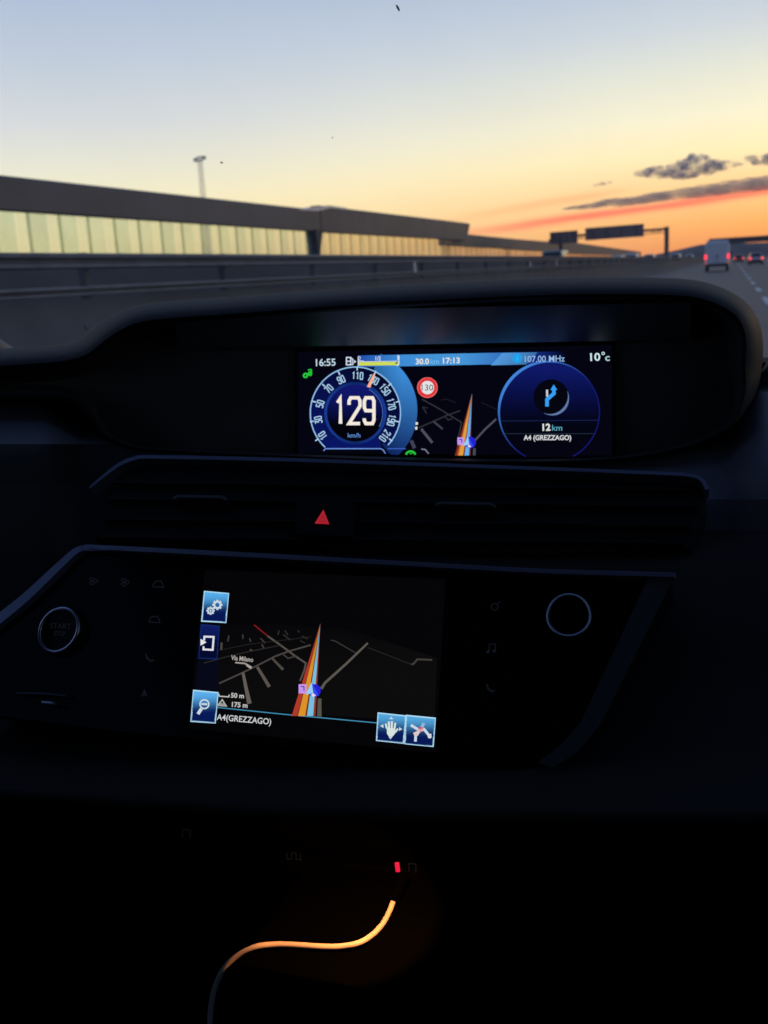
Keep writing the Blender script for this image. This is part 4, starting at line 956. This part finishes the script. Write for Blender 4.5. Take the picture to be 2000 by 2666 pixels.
rr = [([(430, 395), (470, 428), (515, 465)], 3.6, (120, 24, 28)), ([(515, 465), (600, 525), (680, 585), (750, 632), (742, 672), (714, 742)], 4.6, (84, 78, 74)), ([(215, 757), (350, 695), (440, 652), (560, 590), (640, 560), (780, 520)], 4, (74, 68, 64)),
      ([(362, 690), (382, 790), (402, 882)], [7, 9, 12], (98, 92, 86)), ([(450, 655), (525, 778)], [7, 9], (88, 82, 77)), ([(540, 600), (610, 672)], [5, 7], (76, 72, 68)), ([(610, 578), (640, 602), (690, 588)], 3.6, (62, 58, 56)),
      ([(120, 632), (250, 595), (400, 560), (600, 520)], 2.6, (42, 39, 38)), ([(200, 555), (400, 515), (780, 470)], 2, (34, 31, 31)), ([(845, 790), (870, 752), (1000, 635), (1132, 508)], [8, 6.5, 6, 5], (92, 86, 80)), ([(905, 490), (930, 495), (1060, 570)], 2.6, (58, 55, 53)), ([(1130, 535), (1250, 580), (1400, 640)], 2.6, (36, 34, 33)),
      ([(1400, 640), (1415, 636), (1438, 608), (1530, 612)], 4.4, (66, 63, 58)), ([(230, 505), (228, 550)], 5, (78, 72, 66)), ([(275, 462), (268, 498)], 3.6, (62, 58, 54)), ([(360, 455), (362, 482)], 3.6, (62, 58, 54)), ([(402, 478), (410, 500)], 3.6, (60, 56, 52)), ([(470, 478), (500, 508)], 3.4, (60, 56, 52)), ([(478, 515), (492, 542)], 4, (62, 58, 54)),
      ([(585, 430), (578, 458)], 3, (50, 47, 45)), ([(620, 430), (640, 460)], 3, (48, 45, 43)), ([(610, 455), (655, 490)], 3, (50, 47, 45)), ([(700, 428), (710, 442)], 3, (44, 41, 40)), ([(725, 465), (760, 482)], 3, (48, 45, 43)), ([(715, 492), (745, 508)], 3, (44, 41, 40)), ([(405, 548), (420, 556)], 4, (82, 72, 52)), ([(835, 850), (833, 962)], [9, 12], (86, 82, 74))]
D('map_roads', [stroke(T(Z5, p), w_, col(*c_)) for p, w_, c_ in rr], 1.5)
D('street_marker', [stroke(T(Z5, [(314, 628), (375, 634), (415, 658)]), 4, col(160, 152, 146)), stroke(T(Z5, [(385, 642), (414, 662)]), 6, col(186, 178, 172))], 1.9)
D('route_line', wedge(Z5, Z5(839, 388), [(663, 696, (176, 58, 42)), (696, 702, (110, 40, 30)), (702, 746, (220, 146, 40)), (746, 757, (110, 40, 30)), (757, 795, (118, 190, 222)), (795, 810, (140, 52, 38))], None, 958), 1.9)
for k_, sh_ in enumerate(arrow(Z5, 790, 795, .92)): D('shield_icon' if k_ < 2 else 'position_arrow', [sh_], 2.3 + .3 * k_)

# --- lower storage bay: switches, tell-tale, cable
BY = last[0][1] + .13
def bay(px, py, Y): return onY(px, py, Y)
MB().slab([bay(470, 2220, .70), bay(1150, 2270, .70), bay(1150, 2318, .70), bay(470, 2275, .70)], (0, .03, 0))  .build('switch_bank', MATS['tray_felt'], car, bevel=.002)
lp = [bay(1029, 2244, .699), bay(1040, 2244, .699), bay(1043, 2268, .699), bay(1032, 2268, .699)]
MB().slab(lp, (0, -.002, 0)).build('tell_tale_light', emis('tell_tale_red', lin(238, 30, 70), 1.0), car, bevel=.0006)
faint2 = mat('fainter_print', (.003, .003, .003), .9, emit=(.10, .11, .12), estr=.03, spec=0.0)
for px, py, kd in ((485, 2170, 'u'), (765, 2228, 'm'), (1074, 2258, 'l')):
    m_ = MB(); w0 = {'u': 10, 'm': 18, 'l': 9}[kd]
    shp = stroke([(px - w0, py + 12), (px - w0, py - 10), (px + w0, py - 8), (px + w0, py + 14)], 3, None) if kd != 'm' else stroke([(px - w0, py - 8), (px - w0, py + 8), (px - 6, py + 9), (px - 6, py - 7), (px + 6, py - 6), (px + 6, py + 10), (px + w0, py + 11), (px + w0, py - 5)], 3, None)
    m_.v = [tuple(bay(p[0], p[1], .6975)) for p in shp[0]]; m_.f = shp[1]; m_.build('switch_icon', faint2, car)
ZT = onY(850, 2476, .60)[2]
tx0, tx1 = onZ(640, 2470, ZT)[0], onZ(1500, 2470, ZT)[0]
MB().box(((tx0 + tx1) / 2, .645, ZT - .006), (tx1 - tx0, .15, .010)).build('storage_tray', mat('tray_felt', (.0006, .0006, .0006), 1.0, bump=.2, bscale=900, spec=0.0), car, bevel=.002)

# cabin shell that keeps the daylight off the lower dashboard
XLc, XRc = CX - .92, CX + .92
wsx = [XLc + (XRc - XLc) * k / 24 for k in range(25)]
def wsp(x, t):   # t 0 at the base, 1 at the roof edge
    u = (x - CX) / .92; return (x, 1.86 - .34 * u * u + (0.58 - 1.86 + .30 * u * u) * t, .90 + .66 * (t ** .92) - .03 * u * u)
wsm = glass('windscreen_glass', (.985, .99, .985), .0, None, 1.22); nt = wsm.node_tree       # a thin uneven film of road dust
mx_ = next(n for n in nt.nodes if n.type == 'MIX_SHADER'); df = nt.nodes.new('ShaderNodeBsdfTranslucent'); df.inputs[0].default_value = (.7, .7, .7, 1)
m2 = nt.nodes.new('ShaderNodeMixShader'); tcn = nt.nodes.new('ShaderNodeTexCoord'); mpn = nt.nodes.new('ShaderNodeMapping'); mpn.inputs['Scale'].default_value = (3, 1.2, 1.2); n1 = nt.nodes.new('ShaderNodeTexNoise'); n1.inputs['Scale'].default_value = 2.2; n1.inputs['Detail'].default_value = 7; n1.inputs['Roughness'].default_value = .62
mr_ = nt.nodes.new('ShaderNodeMapRange'); mr_.inputs[1].default_value = .3; mr_.inputs[2].default_value = .75; mr_.inputs[3].default_value = .015; mr_.inputs[4].default_value = .065
nt.links.new(tcn.outputs['Object'], mpn.inputs[0]); nt.links.new(mpn.outputs[0], n1.inputs['Vector']); nt.links.new(n1.outputs['Fac'], mr_.inputs[0]); nt.links.new(mr_.outputs[0], m2.inputs[0])
nt.links.new(mx_.outputs[0], m2.inputs[1]); nt.links.new(df.outputs[0], m2.inputs[2]); nt.links.new(m2.outputs[0], next(n for n in nt.nodes if n.type == 'OUTPUT_MATERIAL').inputs[0])
ws = MB().grid([[wsp(x, k / 14) for x in wsx] for k in range(15)]).build('windscreen', wsm, car, smooth=True)
roof = MB().grid([[(x, Y, 1.56 + z) for x in wsx] for Y, z in ((.60, .0), (.3, .03), (-.3, .05), (-1.4, .04), (-2.2, -.05))]); roof.build('roof_lining', cloth, car, smooth=True)
MB().box((CX, -2.25, .95), (1.86, .06, 1.25)).build('rear_panel', cloth, car)
MB().box((CX, -.5, .12), (1.86, 3.6, .06)).build('cabin_floor', deep, car)
MB().box((CX, 1.70, .52), (1.86, .08, .74)).build('bulkhead', deep, car)
for s in (-1, 1):
    x = CX + s * .95
    dr = MB().box((x, -.25, .52), (.08, 3.9, .76)).build('door', hard, car, bevel=.02)
    MB().box((x, -1.55, 1.24), (.05, 1.3, .68)).build('rear_side_trim', cloth, car)
    MB().slab([(x, -.92, .9), (x, 1.30, .9), (x, .62, 1.30), (x, .20, 1.55), (x, -.92, 1.58)], (.006 * s, 0, 0)).build('side_window', glass('side_glass', (.80, .84, .84), .0, None, 1.22), car)
    MB().tube([(x, 1.52, .90), (x - s * .02, .95, 1.22), (x - s * .03, .30, 1.57)], [.035, .03, .03], 10).build('windscreen_pillar', hard, car, smooth=True)
for sx in (CX - .38, CX + .30):     # front seats, behind the phone
    st = MB().box((sx, -.45, .52), (.50, .50, .16)).build('seat', cloth, car, bevel=.05, bseg=3, smooth=True)
    MB().box((sx, -.76, .92), (.50, .14, .68)).build('seat_back', cloth, st, bevel=.05, bseg=3, smooth=True)
# specks of dirt on the glass
dirt = mat('dirt', (.22, .22, .24), .9)
def on_ws(px, py):
    d = ray(px, py); lo_, hi_ = 0.2, 2.4
    best = min(((abs((EYE + d * (k / 400))[2] - min((wsp((EYE + d * (k / 400))[0], t / 60) for t in range(61)), key=lambda q: abs(q[1] - (EYE + d * (k / 400))[1]))[2]), k / 400) for k in range(120, 760, 2)))
    return EYE + d * (best[1] - .004), d
for px, py, a, b, rot in ((1036, 20, 8, 2.6, 62), (577, 423, 3.6, 2.0, 10), (866, 358, 1.8, 1.4, 0), (222, 853, 9, 2.2, 60)):
    c_, d = on_ws(px, py); ex = unit(np.cross(d, [0, 0, 1])); ey = np.cross(ex, d); k_ = np.linalg.norm(c_ - EYE) / F
    ax = ex * math.cos(rad(rot)) - ey * math.sin(rad(rot)); bx = ex * math.sin(rad(rot)) + ey * math.cos(rad(rot))
    n_ = 12; pts = [c_ + ax * (a * k_ * math.cos(2 * math.pi * i / n_) * (1 + .2 * math.sin(3 * i))) + bx * (b * k_ * math.sin(2 * math.pi * i / n_)) for i in range(n_)]
    MB().slab(pts, d * .0004).build('dirt_speck', dirt, ws)

# ------------------------------------------------------------------ charging cable on the tray, lit by an added, unseen orange spot
cab = empty('charging_cable', bay(1022, 2352, .66), 'thin pale charging cable glowing orange on the dark tray below the screen', 'cable')
pth = [bay(1023, 2350, .665), bay(1013, 2376, .655), bay(996, 2406, .64), bay(970, 2434, .625), bay(935, 2455, .61)]
for px, py in ((890, 2464), (840, 2465), (780, 2461), (720, 2459), (668, 2465)): pth.append(onZ(px, py, ZT + .0025))
Yl = pth[-1][1]
for px, py, dY in ((622, 2486, -.004), (585, 2520, -.008), (562, 2566, -.01), (550, 2620, -.012), (545, 2700, -.014), (544, 2800, -.014)): pth.append(bay(px, py, Yl + dY))
MB().tube(spline(pth, 8), .0022, 12).build('cord', mat('pale_cable_sleeve', (.46, .40, .34), .6, noise=.05, spec=.2, nscale=60), cab, smooth=True)
pl = pth[0]; dr_ = unit(pth[0] - pth[1])
MB().tube([pl + dr_ * .002, pl + dr_ * .026], [.0045, .0055], 14).build('plug', MATS['tray_felt'], cab, smooth=True)
ld = bpy.data.lights.new('cable_spot', 'SPOT'); ld.energy = 2.5; ld.color = (1.0, .36, .10); ld.spot_size = rad(82); ld.spot_blend = .25; ld.shadow_soft_size = .006  # unseen spot added to light the cable orange
lo = bpy.data.objects.new('cable_spot', ld); C.objects.link(lo); lp0 = Vector(bay(1012, 2200, .60)); lo.location = lp0
_a = (Vector(bay(1022, 2352, .665)) - lp0).normalized() + (Vector(onZ(740, 2460, ZT)) - lp0).normalized()
lo.rotation_euler = _a.to_track_quat('-Z', 'Y').to_euler()
